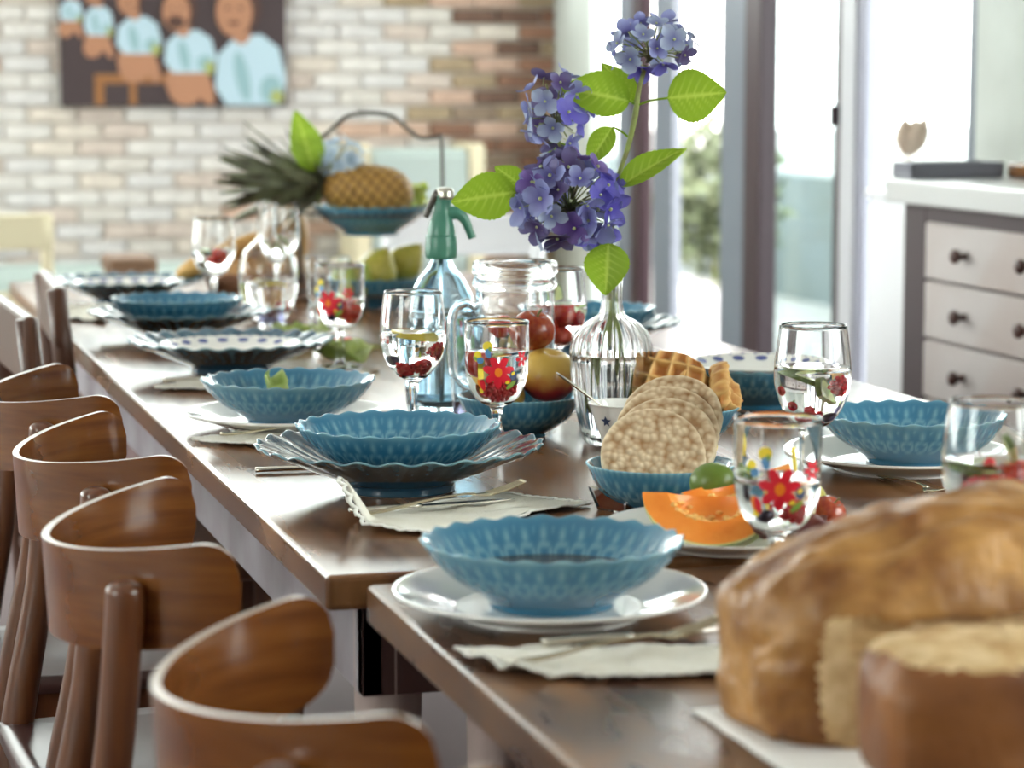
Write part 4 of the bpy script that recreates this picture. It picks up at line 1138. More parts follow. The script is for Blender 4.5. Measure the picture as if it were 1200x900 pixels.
def fruit(me, name, label, cat, loc, r, rot=(0, 0, 0), group=None, stalk=True, dz=0):
    o = ob(name, me, None, loc, rot, (r, r, r)); tag(o, label, cat, group)
    if stalk: ob('stalk', STALK, o, (0, 0, dz))
    return o
plate(SMALL, 'fruit_bowl', 'small blue embossed bowl heaped with nectarines and a red apple', 'bowl', .954, 3.356, TZ + .0004)
fruit(NEC, 'nectarine', 'large yellow and red nectarine in the fruit bowl below the red apple', 'nectarine', (.994, 3.352, .833), .041, (.15, .20, -.4), stalk=False)
fruit(APR, 'apple', 'red apple topping the heap in the small fruit bowl', 'apple', (.978, 3.372, .893), .031, (.3, .2, 0))
fruit(NEC, 'nectarine', 'nectarine low in the fruit bowl, seen through the painted goblet', 'nectarine', (.926, 3.345, .812), .033, (.8, .3, 1), stalk=False)
fruit(NEC, 'nectarine', 'nectarine at the back of the fruit bowl behind the painted goblet', 'nectarine', (.945, 3.408, .815), .033, (.2, .6, 2), stalk=False)

plate(SMALL, 'rice_cake_bowl', 'small blue bowl holding puffed rice cakes, behind the melon', 'bowl', .942, 2.724, TZ - .0010)
def rice_cake(seed):
    rs = random.Random(seed); r, t = .0595, .015
    bm = bmesh.new()
    N = 92
    pts = {}
    prof = [(0, 1)]
    V, F, A = [], [], []
    seeds = []
    def puff(x, y, s):
        d, _ = noise.voronoi(Vector((x * 125, y * 125, s * 9.0 + seed)), distance_metric='DISTANCE')
        return max(0.0, 1 - d[0] * 1.05), d[1] - d[0]
    for side in (1, -1):
        o = len(V)
        for i in range(N + 1):
            for j in range(N + 1):
                a, b = 2 * i / N - 1, 2 * j / N - 1
                x, y = a * math.sqrt(1 - b * b / 2), b * math.sqrt(1 - a * a / 2)
                q = math.hypot(x, y); h, e = puff(x * r, y * r, side)
                edge = math.sqrt(max(0, 1 - q ** 14))
                V.append((x * r * (1 + .02 * noise.noise(Vector((x * 6, y * 6, seed)))), y * r, side * ((t / 2) * (.25 + .75 * edge) + .0048 * (h - .5) * edge)))
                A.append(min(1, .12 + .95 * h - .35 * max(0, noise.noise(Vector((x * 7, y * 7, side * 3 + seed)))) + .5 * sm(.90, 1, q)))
        for i in range(N):
            for j in range(N):
                f = (o + i * (N + 1) + j, o + (i + 1) * (N + 1) + j, o + (i + 1) * (N + 1) + j + 1, o + i * (N + 1) + j + 1)
                F.append(f if side == 1 else f[::-1])
    K = (N + 1) ** 2
    ring = [(i, 0) for i in range(N)] + [(N, j) for j in range(N)] + [(i, N) for i in range(N, 0, -1)] + [(0, j) for j in range(N, 0, -1)]
    ids = [i * (N + 1) + j for i, j in ring]
    for k in range(len(ids)):
        a, b = ids[k], ids[(k + 1) % len(ids)]; F.append((a, K + a, K + b, b))
    return mk(V, F, 'rice_cake', True, None, A)
RC = [rice_cake(1), rice_cake(2)]
fwd, rgt = Vector((math.sin(YAW), math.cos(YAW), 0)), Vector((math.cos(YAW), -math.sin(YAW), 0))
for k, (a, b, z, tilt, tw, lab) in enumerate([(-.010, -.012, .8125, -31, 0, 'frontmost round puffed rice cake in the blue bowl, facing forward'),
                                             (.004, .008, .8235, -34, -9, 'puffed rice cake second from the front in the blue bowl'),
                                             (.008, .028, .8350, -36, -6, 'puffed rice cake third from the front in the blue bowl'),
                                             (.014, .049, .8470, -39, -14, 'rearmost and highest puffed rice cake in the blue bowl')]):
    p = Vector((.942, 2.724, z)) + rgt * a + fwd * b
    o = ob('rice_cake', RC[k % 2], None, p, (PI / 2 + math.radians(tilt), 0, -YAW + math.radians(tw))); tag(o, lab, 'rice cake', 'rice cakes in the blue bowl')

plate(SMALL, 'waffle_bowl', 'small blue bowl with waffle pieces behind the rice cakes', 'bowl', 1.120, 3.185, TZ + .0004)
def waffle_me(w, h, seed, bend):
    nu, nv = 64, 64
    def hf(u, v):
        x, y = u * w * 2 / .025, v * h * 2 / .025
        g = max(abs(math.cos(PI * x * .5)) ** 5, abs(math.cos(PI * y * .5)) ** 5)
        return g
    V, F, A = [], [], []
    for s in (1, -1):
        o = len(V)
        for i in range(nu + 1):
            for j in range(nv + 1):
                a, b = 2 * i / nu - 1, 2 * j / nv - 1
                x, y = a * math.sqrt(1 - .42 * b * b), b * math.sqrt(1 - .42 * a * a)
                g = hf(a / 2, b / 2); e = math.sqrt(max(0, 1 - max(abs(a), abs(b)) ** 8))
                wob = 1 + .06 * noise.noise(Vector((x * 2, y * 2, seed)))
                V.append((x * w / 2 * wob, y * h / 2 * wob, s * (.0030 + .0105 * g) * (.25 + .75 * e) + bend * x * x + .002 * noise.noise(Vector((x * 4, y * 4, seed * 2)))))
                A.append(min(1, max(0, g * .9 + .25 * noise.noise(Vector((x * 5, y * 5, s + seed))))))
        for i in range(nu):
            for j in range(nv):
                f = (o + i * (nv + 1) + j, o + (i + 1) * (nv + 1) + j, o + (i + 1) * (nv + 1) + j + 1, o + i * (nv + 1) + j + 1); F.append(f if s == 1 else f[::-1])
    K = (nu + 1) * (nv + 1)
    ring = [(i, 0) for i in range(nu)] + [(nu, j) for j in range(nv)] + [(i, nv) for i in range(nu, 0, -1)] + [(0, j) for j in range(nv, 0, -1)]
    ids = [i * (nv + 1) + j for i, j in ring]
    for k in range(len(ids)):
        a, b = ids[k], ids[(k + 1) % len(ids)]; F.append((a, K + a, K + b, b))
    return mk(V, F, 'waffle', True, None, A)
WA = waffle_me(.105, .085, 3, .010)
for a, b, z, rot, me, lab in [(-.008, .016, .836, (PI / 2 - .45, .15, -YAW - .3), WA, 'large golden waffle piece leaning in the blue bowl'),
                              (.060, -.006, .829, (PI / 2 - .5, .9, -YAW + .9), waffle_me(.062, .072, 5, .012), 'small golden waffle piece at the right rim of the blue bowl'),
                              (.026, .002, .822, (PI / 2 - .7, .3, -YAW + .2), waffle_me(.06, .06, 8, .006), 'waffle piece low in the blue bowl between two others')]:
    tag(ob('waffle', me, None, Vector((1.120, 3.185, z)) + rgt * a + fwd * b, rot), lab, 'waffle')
LEMW = blob(3, 'lemon_peel', lambda v: Vector((v.x, v.y, v.z * 1.28 + .12 * (abs(v.z) ** 8) * (1 if v.z > 0 else -1))) * .026)
tag(ob('lemon', LEMW, None, (1.090, 3.03, TZ + .025), (1.4, .3, .5)), 'yellow lemon on the table behind the rice cake bowl', 'lemon')

# ---------------------------------------------------------------- melon platter
mp = plate(lathe_s([(0, .003), (.070, .003), (.073, 0), (.080, 0), (.084, .004), (.115, .012), (.134, .0185), (.1365, .0205), (.135, .022), (.112, .0155), (.086, .0085), (0, .0075)], 4, 80, 'white_china'),
           'platter', 'white platter of melon and fruit behind the cut bread', 'plate', .945, 2.500, TZ + .0004)
def melon_me(R, Lh, a0, a1, ri=.54, li=.62):
    """wedge of a melon: long axis x, sector a0..a1 measured from -y downwards"""
    nx, na = 36, 18
    V, F, I, A = [], [], [], []
    def ro(x): return R * math.sqrt(max(0, 1 - (x / Lh) ** 2))
    def rin(x):
        q = 1 - (x / (Lh * li)) ** 2
        return R * ri * math.sqrt(q) if q > 0 else 0.0
    xs = [Lh * -math.cos(PI * i / nx) for i in range(nx + 1)]
    def pt(x, r, a): return (x, -r * math.cos(a), -r * math.sin(a))
    # outer rind
    for i in range(nx + 1):
        for k in range(na + 1): V.append(pt(xs[i], ro(xs[i]), a0 + (a1 - a0) * k / na))
    oi = len(V)
    for i in range(nx + 1):
        for k in range(na + 1):
            a = a0 + (a1 - a0) * k / na; V.append(pt(xs[i], rin(xs[i]) * (1 + .05 * noise.noise(Vector((xs[i] * 160, a * 7, 1)))), a))
    K = na + 1
    for i in range(nx):
        for k in range(na):
            F.append((i * K + k, i * K + k + 1, (i + 1) * K + k + 1, (i + 1) * K + k)); I.append(0)
            F.append((oi + i * K + k, oi + (i + 1) * K + k, oi + (i + 1) * K + k + 1, oi + i * K + k + 1)); I.append(1)
    for a, flip in ((a0, 0), (a1, 1)):
        o = len(V); lay = [0, .12, .5, .90, .965, 1.0]
        for i in range(nx + 1):
            for q in lay: r = rin(xs[i]) + (ro(xs[i]) - rin(xs[i])) * q; V.append(pt(xs[i], r, a))
        n = len(lay)
        for i in range(nx):
            for q in range(n - 1):
                f = (o + i * n + q, o + i * n + q + 1, o + (i + 1) * n + q + 1, o + (i + 1) * n + q); F.append(f if not flip else f[::-1]); I.append(0 if q == 4 else (2 if q == 3 else 1))
    return mk(V, F, ['melon_rind', 'melon_flesh', 'melon_pale'], True, I)
def melon(label, loc, rot, R=.062, Lh=.072, a0=math.radians(52), a1=math.radians(165)):
    t = ob('melon_wedge', melon_me(R, Lh, a0, a1), None, loc, rot); tag(t, label, 'melon')
    m = t.modifiers.new('split', 'EDGE_SPLIT'); m.split_angle = math.radians(40)
    rs = random.Random(int(loc[0] * 1e4)); ps = []
    for k in range(80):
        x = rs.uniform(-.58, .58) * Lh; a = a0 + rs.random() ** 1.6 * (a1 - a0) * .8; q = max(0, 1 - (x / (Lh * .62)) ** 2); r = R * .54 * math.sqrt(q) - .0015
        ps.append((*raw_ball((x, -r * math.cos(a), -r * math.sin(a)), .0030, 1, (1.5, .8, .8)), 0))
    ob('seeds', join(ps, ['melon_seed']), t)['kind'] = 'stuff'
    return t
melon('orange melon wedge with seeds showing, at the front of the white platter', (.907, 2.462, .8125), (0, 0, -YAW - .1))
melon('second orange melon piece behind the front wedge, rind edge to the left', (.962, 2.535, .815), (.1, -.2, -YAW + .3), .058, .064, math.radians(40), math.radians(150))
tag(ob('lime', blob(3, 'lime_peel', lambda v: Vector((v.x, v.y, v.z * 1.18)) * .022), None, (.955, 2.590, .802), (1.5, .2, 1.0)), 'whole green lime behind the melon pieces', 'lime')
fruit(APR, 'apple', 'red apple under the lime at the back of the platter', 'apple', (.990, 2.600, .785), .022, (.1, .2, 0))
def crinkle(w, l, seed, amp):
    return lambda u, v: ((u - .5) * w * (1 - .5 * (2 * v - 1) ** 4), (v - .5) * l, amp * noise.noise(Vector((u * 3, v * 3, seed))) + amp * .5 * math.sin(u * 9 + v * 5) + .02 * (2 * u - 1) ** 2 * 1)
for k, (x, y, z, rz, w, l) in enumerate([(.955, 2.410, .772, .4, .045, .050), (.985, 2.402, .774, 1.5, .035, .05)]):
    tag(ob('red_leaf', sheet(14, 14, crinkle(w, l, k + 1, .008), 'dark_leaf', .0008), None, (x, y, z), (.1, 0, rz)), ['dark red salad leaf under the front melon wedge', 'smaller dark red salad leaf at the platter rim behind the nearest goblet'][k], 'leaf')
hk = thing('physalis', 'dry papery physalis husk standing right of the nearest painted goblet', 'fruit', (1.005, 2.462, .772), .3)
for k in range(5):
    a = 2 * PI * k / 5
    ob('husk', sheet(8, 10, lambda u, v, a=a: (math.cos(a + (u - .5) * 1.25) * .017 * math.sin(PI * (.12 + .86 * v)) ** .7 * (1 + .06 * math.cos((u - .5) * 6)), math.sin(a + (u - .5) * 1.25) * .017 * math.sin(PI * (.12 + .86 * v)) ** .7, v * .052), 'husk', .0006), hk)
ob('stalk', tube([(0, 0, .05), (-.003, 0, .065), (-.005, .002, .085)], [.0018, .0025, .003], 'lemon_peel', 6, 3), hk)
fruit(apple_me('pear_green'), 'apple', 'pale yellow-green apple on the platter right of the physalis', 'apple', (1.030, 2.515, .790), .026, (.5, -.2, .5))
for k, (x, y, z) in enumerate([(.998, 2.492, .783), (1.006, 2.480, .778), (1.012, 2.494, .780), (1.003, 2.500, .790), (.994, 2.484, .778), (1.019, 2.482, .778), (1.010, 2.470, .777)]):
    tag(ob('currant', CURR, None, (x, y, z), (k, k * .5, 0), (1.15,) * 3), 'bright red currant in the small heap before the pale apple', 'currant', 'currants on the platter')
fruit(APR, 'apple', 'small red apple at the right rim of the platter, half behind the bread', 'apple', (1.044, 2.480, .782), .020, (.4, .4, 0))

# ---------------------------------------------------------------- two-tier stand with pineapple
stn = thing('fruit_stand', 'two-tier wire fruit stand with an arched handle at the far end', 'stand', (1.188, 5.342, TZ), -YAW)
hw = .150
ob('handle', tube([(hw, 0, .05), (hw + .004, 0, .2), (hw + .002, 0, .355), (hw - .010, 0, .362), (hw - .045, 0, .362), (hw - .075, 0, .385), (.045, 0, .408), (0, 0, .414), (-.045, 0, .408), (-hw + .075, 0, .385), (-hw + .045, 0, .362), (-hw + .010, 0, .362), (-hw - .002, 0, .355), (-hw - .004, 0, .2), (-hw, 0, .05)], .0042, 'dark_wire', 8, 4), stn)
for z, r in ((.034, .128), (.200, .118)):
    ob('ring', tube([(r * math.cos(2 * PI * k / 24), r * math.sin(2 * PI * k / 24), z) for k in range(25)], .0028, 'dark_wire', 6, 1, False), stn)
    for s in (-1, 1): ob('bracket', tube([(s * r, 0, z), (s * (hw + .003), 0, z)], .003, 'dark_wire', 6, 1), stn)
for k in range(3):
    a = 2 * PI * k / 3 + .5; ob('leg', tube([(.128 * math.cos(a), .128 * math.sin(a), .034), (.135 * math.cos(a), .135 * math.sin(a), .002)], .0035, 'dark_wire', 6, 1), stn)
plate(BOWL, 'bowl', 'dark blue bowl in the lower tier of the wire stand holding pears', 'bowl', 1.188, 5.342, TZ + .004, .2)
plate(BOWL, 'bowl', 'blue scalloped bowl in the upper tier of the wire stand under the pineapple', 'bowl', 1.188, 5.342, TZ + .156, .4)
SL = Vector((1.188, 5.342, TZ))
def stand_pt(a, b, z): return SL + rgt * a + fwd * b + Vector((0, 0, z))
for me, lab, a, b, z, r, rot in [(PEA, 'yellow-green pear at the right of the lower bowl in front of the siphon', .018, -.050, .084, .043, (.3, .25, .3)), (PEB, 'green pear with a pink blush low in the lower bowl', -.022, -.085, .064, .034, (.5, -.2, 2)),
                                 (PEA, 'olive-green pear at the back right of the lower bowl', .076, .01, .098, .040, (.2, .7, 0)), (PEB, 'pear at the left of the lower bowl behind the painted goblet', -.055, -.030, .070, .036, (.5, -.6, 1)), (PEA, 'pear in the middle of the lower bowl, behind the others', .0, .045, .078, .038, (.2, .1, 0))]:
    fruit(me, 'pear', lab, 'pear', stand_pt(a, b, z), r, rot, dz=.25)
pine = thing('pineapple', 'ripe pineapple lying in the upper blue bowl, leafy crown to the left', 'pineapple', stand_pt(-.004, -.004, .247), -YAW)
pine.rotation_euler = (0, .12, -YAW)
def pine_body():
    nu, nv = 110, 90
    eyes = []
    N = 150
    for k in range(N):
        eyes.append(((k * 0.6180339887) % 1.0, (k + .5) / N))
    V, F, A = [], [], []
    for i in range(nu + 1):
        u = i / nu; R0 = .055 * (max(0.0, 1 - abs(2 * u - 1) ** 3.2)) ** .5
        for j in range(nv):
            v = j / nv; best = 9
            for (ea, eu) in PE[min(int(u * 30), 29)]:
                da = abs(ea - v); da = min(da, 1 - da)
                d = math.hypot(da * 2 * PI * .050 / .0125, (eu - u) * .195 / .0125); best = min(best, d)
            h = max(0, 1 - best ** 2 * .9)
            r = R0 + .0065 * (h - .3) * (R0 / .055); a = 2 * PI * v
            V.append((u * .195 - .0975, r * math.cos(a), r * math.sin(a))); A.append(min(1, h * 1.1))
    for i in range(nu):
        for j in range(nv):
            F.append((i * nv + j, (i + 1) * nv + j, (i + 1) * nv + (j + 1) % nv, i * nv + (j + 1) % nv))
    return mk(V, F, 'pine_skin', True, None, A)
PE = [[] for _ in range(30)]
for k in range(170):
    ea, eu = (k * 0.6180339887) % 1.0, (k + .5) / 170
    for q in range(30):
        if abs((q + .5) / 30 - eu) < .12: PE[q].append((ea, eu))
ob('body', pine_body(), pine)
def blade(L, w, curl):
    def fn(u, v):
        y = (v - .5) * 2; ww = w * (1 - u) ** .7 * (.75 + .5 * u * (1 - u)); a = curl * u * u
        return (u * L * math.cos(a * .5), y * ww, L * curl * .45 * u * u + .25 * ww * y * y)
    return sheet(10, 4, fn, 'pine_leaf', .0012)
BL = [blade(.195, .023, c) for c in (.10, .25, .4)] + [blade(.14, .023, c) for c in (.25, .5)] + [blade(.07, .017, .8)]
rs = random.Random(12)
for k in range(38):
    ring = k / 38; a = k * 2.39996
    spread = .10 + .85 * ring
    L = BL[rs.choice([0, 1, 2])] if ring < .6 else BL[rs.choice([3, 4, 3])] if ring < .85 else BL[5]
    x = -.090 - .045 * (1 - ring)
    d = Vector((-math.cos(spread), math.sin(spread) * math.cos(a), math.sin(spread) * math.sin(a)))
    rad = Vector((0, math.cos(a), math.sin(a)))
    zax = (rad - d * rad.dot(d)).normalized(); yax = zax.cross(d)
    o = ob('crown_leaf', L, pine)
    o.matrix_local = Matrix.Translation(Vector((x, 0, 0)) + rad * (.006 + .010 * ring)) @ Matrix((d, yax, zax)).transposed().to_4x4() @ Matrix.Scale(rs.uniform(.85, 1.12), 4)
gb = thing('grape_bunch', 'bunch of pale green grapes beside the pineapple in the upper bowl', 'grapes', stand_pt(.075, .03, .205), -YAW)
GR = blob(2, 'grape_green', lambda v: Vector((v.x, v.y, v.z * 1.15)) * .0115)
rs = random.Random(2)
for k in range(16): ob('grape', GR, gb, (rs.uniform(-.025, .04), rs.uniform(-.04, .03), .012 + .018 * (k // 6) + rs.uniform(0, .006)), (rs.random() * 3, rs.random() * 3, 0))
hs = thing('hydrangea_sprig', 'pale blue hydrangea sprig with one big green leaf behind the pineapple crown', 'flower', stand_pt(-.105, -.02, .205), -YAW)
ob('stalk', tube([(0, 0, 0), (-.005, 0, .06), (.01, 0, .10)], .0028, 'stem', 8, 3), hs)
flower_head(hs, (.045, .02, .105), (.055, .05, .05), 26, 33, None, .9, (.01, 0, .09))
leaf(hs, (-.012, -.01, .085), (-.045, -.03, .215), .075, (.4, -1, .2), .1, .1, 3)
leaf(hs, (.055, 0, .085), (.10, -.02, .035), .05, (.2, -1, .3), .1, .1, 5)

# ---------------------------------------------------------------- breads at the far end
bk = thing('bread_basket', 'low brown wicker basket of breads behind the carafe', 'basket', (1.00, 5.62, TZ), -YAW)
ob('base', lathe_s([(0, .002), (.10, .002), (.105, .006), (0, .008)], 2, 40, 'wicker'), bk)
for k in range(8):
    z = .006 + k * .0075; r = .105 + .0028 * k
    ob('wicker_strand', tube([((r + .003 * (1 if (j + k) % 2 else -1)) * math.cos(2 * PI * j / 36), (r + .003 * (1 if (j + k) % 2 else -1)) * math.sin(2 * PI * j / 36), z) for j in range(37)], .0045, 'wicker', 5, 1, False), bk)
for k in range(18): ob('stake', tube([(.105 * math.cos(2 * PI * k / 18), .105 * math.sin(2 * PI * k / 18), .003), (.126 * math.cos(2 * PI * k / 18), .126 * math.sin(2 * PI * k / 18), .068)], .003, 'wicker', 5, 1), bk)
def loaf_me(L, r, mat, slashes=4, sq=.85):
    n, s = 40, 20
    V, F = [], []
    for i in range(n + 1):
        u = i / n; R0 = r * max(0.0, 1 - abs(2 * u - 1) ** 3.5) ** .5
        for k in range(s):
            a = 2 * PI * k / s; top = max(0, math.sin(a)); sl = math.sin(u * PI * 2 * slashes + math.cos(a) * 2)
            rr = R0 * (1 - .12 * top ** 2 * max(0, sl) ** 4 + .03 * noise.noise(Vector((u * 8, math.cos(a), math.sin(a)))))
            V.append(((u - .5) * L, rr * math.cos(a), rr * math.sin(a) * sq))
    for i in range(n):
        for k in range(s): F.append((i * s + k, (i + 1) * s + k, (i + 1) * s + (k + 1) % s, i * s + (k + 1) % s))
    return mk(V, F, mat)
bp = Vector((1.00, 5.62, TZ))
def bpt(a, b, z): return bp + rgt * a + fwd * b + Vector((0, 0, z))
tag(ob('baguette', loaf_me(.30, .030, 'baguette_crust', 5), None, bpt(-.045, -.05, .112), (0, math.radians(-22), -YAW)), 'golden baguette lying slantwise across the bread basket', 'bread')
tag(ob('round_loaf', loaf_me(.12, .054, 'loaf_crust', 2, .9), None, bpt(-.035, -.035, .056), (0, 0, -YAW + .2)), 'round brown loaf in the bread basket below the baguette', 'bread')
tag(ob('round_loaf', loaf_me(.11, .046, 'loaf_crust', 2, .9), None, bpt(.015, .06, .053), (0, 0, .9)), 'round brown loaf at the back of the bread basket', 'bread')
tag(ob('upright_bread', loaf_me(.185, .033, 'baguette_crust', 3, .95), None, bpt(.075, -.02, .102), (.06, math.radians(-86), -YAW)), 'golden bread standing upright behind the carafe', 'bread')

# small things left of the siphon
fg = thing('halved_fig', 'halved dark red fig in yellow-green skin left of the lemon goblet', 'fig', (.905, 4.30, TZ + .004), .2)
ob('skin', blob(3, 'lettuce', lambda v: Vector((v.x * .030, v.y * .026, (v.z * .030 + .027) if v.z < .35 else .0375)) * (1 + .03 * noise.noise(v * 3))), fg)
ob('flesh', blob(2, 'red_berry', lambda v: Vector((v.x * .019, v.y * .017, .0375 + v.z * .004 * (1 + .8 * noise.noise(v * 6))))), fg)
for k, (x, y, rz, w, l, lab) in enumerate([(.905, 4.275, .4, .11, .10, 'frilly yellow-green salad leaf under the halved fig'), (.885, 4.62, 1.2, .08, .09, 'yellow-green salad leaf beside the violet tumbler'), (.93, 4.66, .2, .08, .08, 'salad leaf behind the painted goblet with red flowers')]):
    tag(ob('salad_leaf', sheet(18, 18, crinkle(w, l, k + 7, .009), 'lettuce', .0008), None, (x, y, TZ + .014), (0, 0, rz)), lab, 'leaf')
tag(ob('herb_leaf', sheet(10, 10, crinkle(.034, .036, 31, .006), 'lettuce', .0008), None, (.650, 3.580, TZ + .050), (.9, .2, .3)), 'small green herb leaf in the blue bowl on the left white plate', 'leaf')

# ---------------------------------------------------------------- napkins and cutlery
def napkin(label, corners, z, seed, flap=0.0, scall=40, group=None, lift=.007):
    """corners: four table points in order"""
    c = [Vector((x, y, 0)) for x, y in corners]; o0 = sum(c, Vector()) / 4
    t = thing('napkin', label, 'napkin', (o0.x, o0.y, z))
    q = [p - o0 for p in c]
    def fn(u, v):
        p = (q[0] * (1 - u) + q[1] * u) * (1 - v) + (q[3] * (1 - u) + q[2] * u) * v
        e = min(u, 1 - u, v, 1 - v)
        hgt = .0032 + lift * abs(noise.noise(Vector((p.x * 22, p.y * 22, seed)))) + .0028 * (0.5 + .5 * math.sin(v * 9 + u * 2))
        dd = (p - q[0]).length
        if flap and dd < .062:
            k = 1 - dd / .062; hgt += flap * k ** .8; p = p - q[0].normalized() * (.030 * k)
        return (p.x , p.y, hgt)
    ob('cloth', sheet(56, 30, fn, 'linen', .0012), t)
    # lace border: a scalloped cord along the outline
    pts = []
    N = scall * 4
    for k in range(N + 1):
        s = (k / N) * 4; side = int(s) % 4; f = s - int(s)
        u, v = [(f, 0), (1, f), (1 - f, 1), (0, 1 - f)][side]
        p = Vector(fn(u, v)); d = Vector((p.x, p.y, 0)).normalized()
        w = abs(math.sin(k * PI / 4)); pts.append(p + d * (.0020 + .0048 * w) + Vector((0, 0, -.0006 if p.z > .004 else .0006)))
    ob('lace_edge', tube(pts, lambda t_: .0026, 'lace', 6, 1, False, .6), t)
    return t
napkin('scalloped cream napkin under fork on the front table before the nearest bowl', [(.575, 1.990), (.765, 1.945), (.790, 2.045), (.542, 2.092)], SZ + .0003, 1, lift=.014, scall=56)
napkin('cream napkin with an upturned corner in front of the wide blue plate', [(.542, 2.722), (.650, 2.630), (.868, 2.768), (.795, 2.852)], TZ + .0003, 2, flap=.046)
napkin('cream napkin at the left table edge in front of the third setting', [(.512, 3.400), (.615, 3.305), (.70, 3.37), (.60, 3.455)], TZ + .0003, 3)
napkin('cream napkin beside the left table edge before the fourth setting', [(.545, 4.00), (.625, 3.95), (.70, 4.02), (.61, 4.08)], TZ + .0003, 4)
napkin('thick folded white napkin at the left table edge by the fifth setting', [(.520, 5.22), (.590, 5.12), (.64, 5.30), (.56, 5.50)], TZ + .0003, 5, lift=.014)
def fork_parts():
    h = [(0, 0, .0035), (.03, 0, .0035), (.075, 0, .0075), (.118, 0, .0085), (.132, 0, .0065)]
    hm = tube(h, [.0058, .0052, .0034, .0028, .0045], 'brass_steel', 10, 5, flat=.4)
    hv = [(*tube([(.130, 0, .0065), (.143, 0, .0045), (.150, 0, .0050)], [.0045, .0110, .0105], 'brass_steel', 10, 4, flat=.16, raw=True), 0)]
    for k in range(4):
        y = (k - 1.5) * .0056; hv.append((*tube([(.148, y, .0050), (.170, y, .0085), (.192, y * .95, .0140)], [.0018, .0015, .0007], 'brass_steel', 6, 4, raw=True), 0))
    return hm, join(hv, ['brass_steel'])
FH, FT = fork_parts()
KH = tube([(0, 0, .004), (.04, 0, .0045), (.085, 0, .004)], [.0062, .0058, .0045], 'steel', 10, 4, flat=.5)
KB = sheet(16, 3, lambda u, v: (.085 + u * .115, (v - .45) * .016 * (1 - .75 * u ** 5) + .002 * u, .0038), 'steel', .0011)
def fork(label, x, y, z, rz, tilt=0.0):
    t = thing('fork', label, 'fork', (x, y, z), rz); t.rotation_euler = (0, tilt, rz)
    ob('handle', FH, t); ob('tines', FT, t); return t
def knife(label, x, y, z, rz):
    t = thing('knife', label, 'knife', (x, y, z), rz); ob('handle', KH, t); ob('blade', KB, t); return t
fork('fork on the scalloped napkin in front of the nearest bowl', .566, 2.004, SZ + .010, math.radians(6), math.radians(-4))
knife('knife lying behind the fork on the front napkin', .610, 2.075, SZ + .009, math.radians(2))
fork('brassy fork on the napkin with the upturned corner, tines lifted', .592, 2.716, TZ + .010, math.radians(4), math.radians(-5))
knife('knife behind the brassy fork on the upturned-corner napkin', .585, 2.744, TZ + .009, math.radians(8))
fork('fork on the left-edge napkin before the third setting', .545, 3.385, TZ + .010, math.radians(8))
knife('knife whose end shows from under the wide blue plate at left', .545, 3.118, TZ + .0006, math.radians(-4))
fork('dark fork at the left edge beside the fourth setting', .530, 4.640, TZ + .0006, math.radians(3))
knife('knife on the left-edge napkin before the fourth setting', .555, 4.01, TZ + .011, math.radians(6))
knife('knife across the folded white napkin by the fifth setting', .54, 5.26, TZ + .020, math.radians(20))
fork('fork with a bright edge on the table before the right-hand white plate', 1.277, 2.884, TZ + .0006, math.radians(-87))

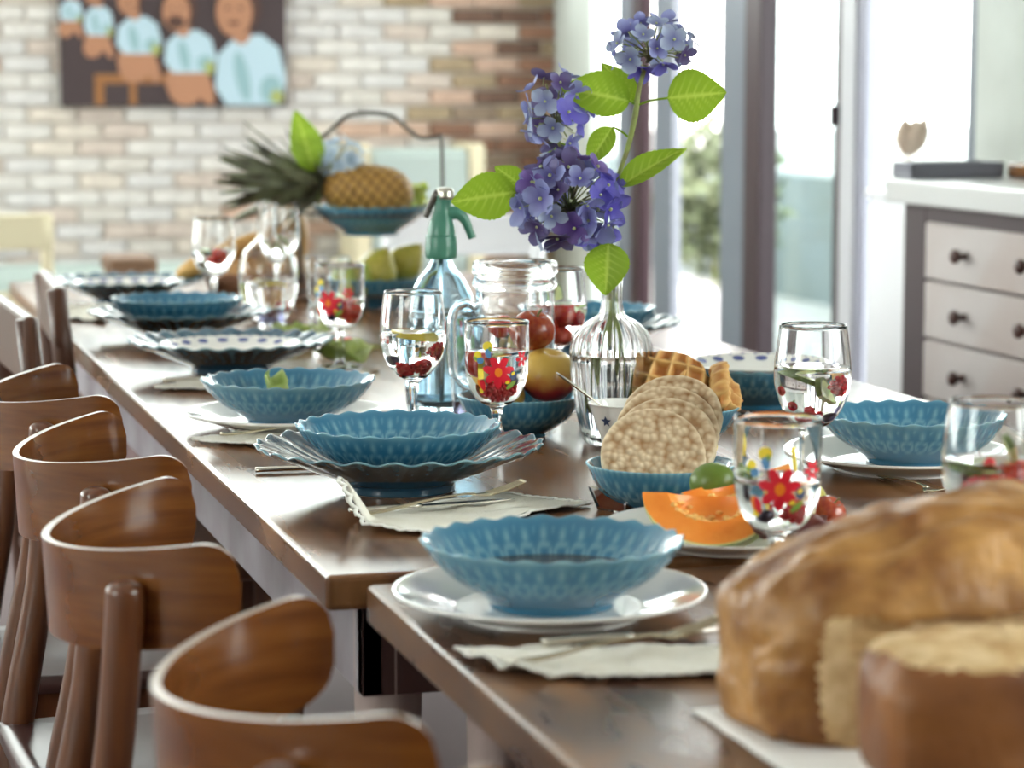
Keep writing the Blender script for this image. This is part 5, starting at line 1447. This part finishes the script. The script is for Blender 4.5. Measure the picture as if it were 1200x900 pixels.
# ---------------------------------------------------------------- bread in the foreground
def big_loaf(L, D, H, cut, seed):
    """loaf along x, resting at z=0, its front cut away flat at y=-cut"""
    bm = bmesh.new(); bmesh.ops.create_icosphere(bm, subdivisions=6, radius=1.0)
    for v in bm.verts:
        c = v.co
        p = 3.4
        k = (abs(c.x) ** p + abs(c.y) ** p) ** (1 / p)
        e = 2.6 if c.z > 0 else 6.0
        q = (k ** e + abs(c.z) ** e) ** (1 / e)
        c = c / q
        z = c.z * H / 2
        x, y = c.x * L / 2, c.y * D / 2
        if c.z > 0: z *= 1 + .16 * math.exp(-((c.x - .1) / .6) ** 2)
        if z < -H * .40: z = -H * .40
        n = .012 * noise.noise(Vector((c.x * 3, c.y * 2, c.z * 2 + seed))) + .004 * noise.noise(Vector((c.x * 9, c.y * 7, c.z * 7 + seed)))
        x *= 1 + n * 2; z += n * (1 if c.z > -.7 else 0)
        # one long tear along the top
        if c.z > .3: z -= .010 * math.exp(-((c.y + .42 + .06 * math.sin(c.x * 9)) / .10) ** 2) * (abs(c.x) < .75)
        if cut is not None and y < -cut and x > -L / 2 + .040 * (1 + .25 * noise.noise(Vector((z * 40, 0, seed)))) - .0 and z < H * .14 + .008 * noise.noise(Vector((x * 30, 1, seed))):
            y = -cut + .004 * noise.noise(Vector((x * 70, z * 70, seed))) - .003 * noise.noise(Vector((x * 160, z * 160, 3)))
        v.co = Vector((x, y, z + H * .40))
    for f in bm.faces:
        c = f.calc_center_median()
        f.material_index = 1 if cut is not None and c.z < H * .57 and abs(c.y + cut) < .006 and c.x > -L / 2 + .034 and all(abs(v.co.y + cut) < .009 for v in f.verts) else 0
    bm.normal_update()
    return bm_mesh(bm, ['crust', 'crumb'], True)
paper = tag(ob('baking_paper', sheet(30, 20, lambda u, v: ((u - .5) * .46 + .03 * (v - .5), (v - .5) * .36, .0012 + .004 * (1 - min(1, 6 * min(u, 1 - u, v, 1 - v))) * abs(noise.noise(Vector((u * 5, v * 5, 2))))), 'paper', .0006), None, (.90, 1.70, SZ + .0004), (0, 0, .10)), 'crumpled white paper under the big bread', 'paper')
tag(ob('bread_loaf', big_loaf(.42, .20, .175, .086, 2), None, (.890, 1.80, SZ + .002), (0, 0, math.radians(2))), 'large crusty loaf with its front torn open to pale crumb', 'bread')
def chunk():
    bm = bmesh.new(); bmesh.ops.create_icosphere(bm, subdivisions=5, radius=1.0)
    for v in bm.verts:
        c = v.co; p = 5.0
        k = (abs(c.x) ** p + abs(c.y) ** p + abs(c.z) ** p) ** (1 / p); c = c / k
        n = noise.noise(c * 2.2 + Vector((5, 1, 2)))
        v.co = Vector((c.x * .135, c.y * .058 * (1 + .05 * n), (c.z + 1) * .0545 + (.006 * n + .004 * noise.noise(c * 7) if c.z > .5 else 0)))
    for f in bm.faces:
        f.normal_update(); c = f.calc_center_median()
        f.material_index = 1 if c.z > .098 else 0
    return bm_mesh(bm, ['crust_dark', 'crumb'], True)
tag(ob('bread_chunk', chunk(), None, (.838, 1.580, SZ + .002), (0, 0, math.radians(-4))), 'cut-off dark-crusted chunk of bread in front of the large loaf', 'bread')
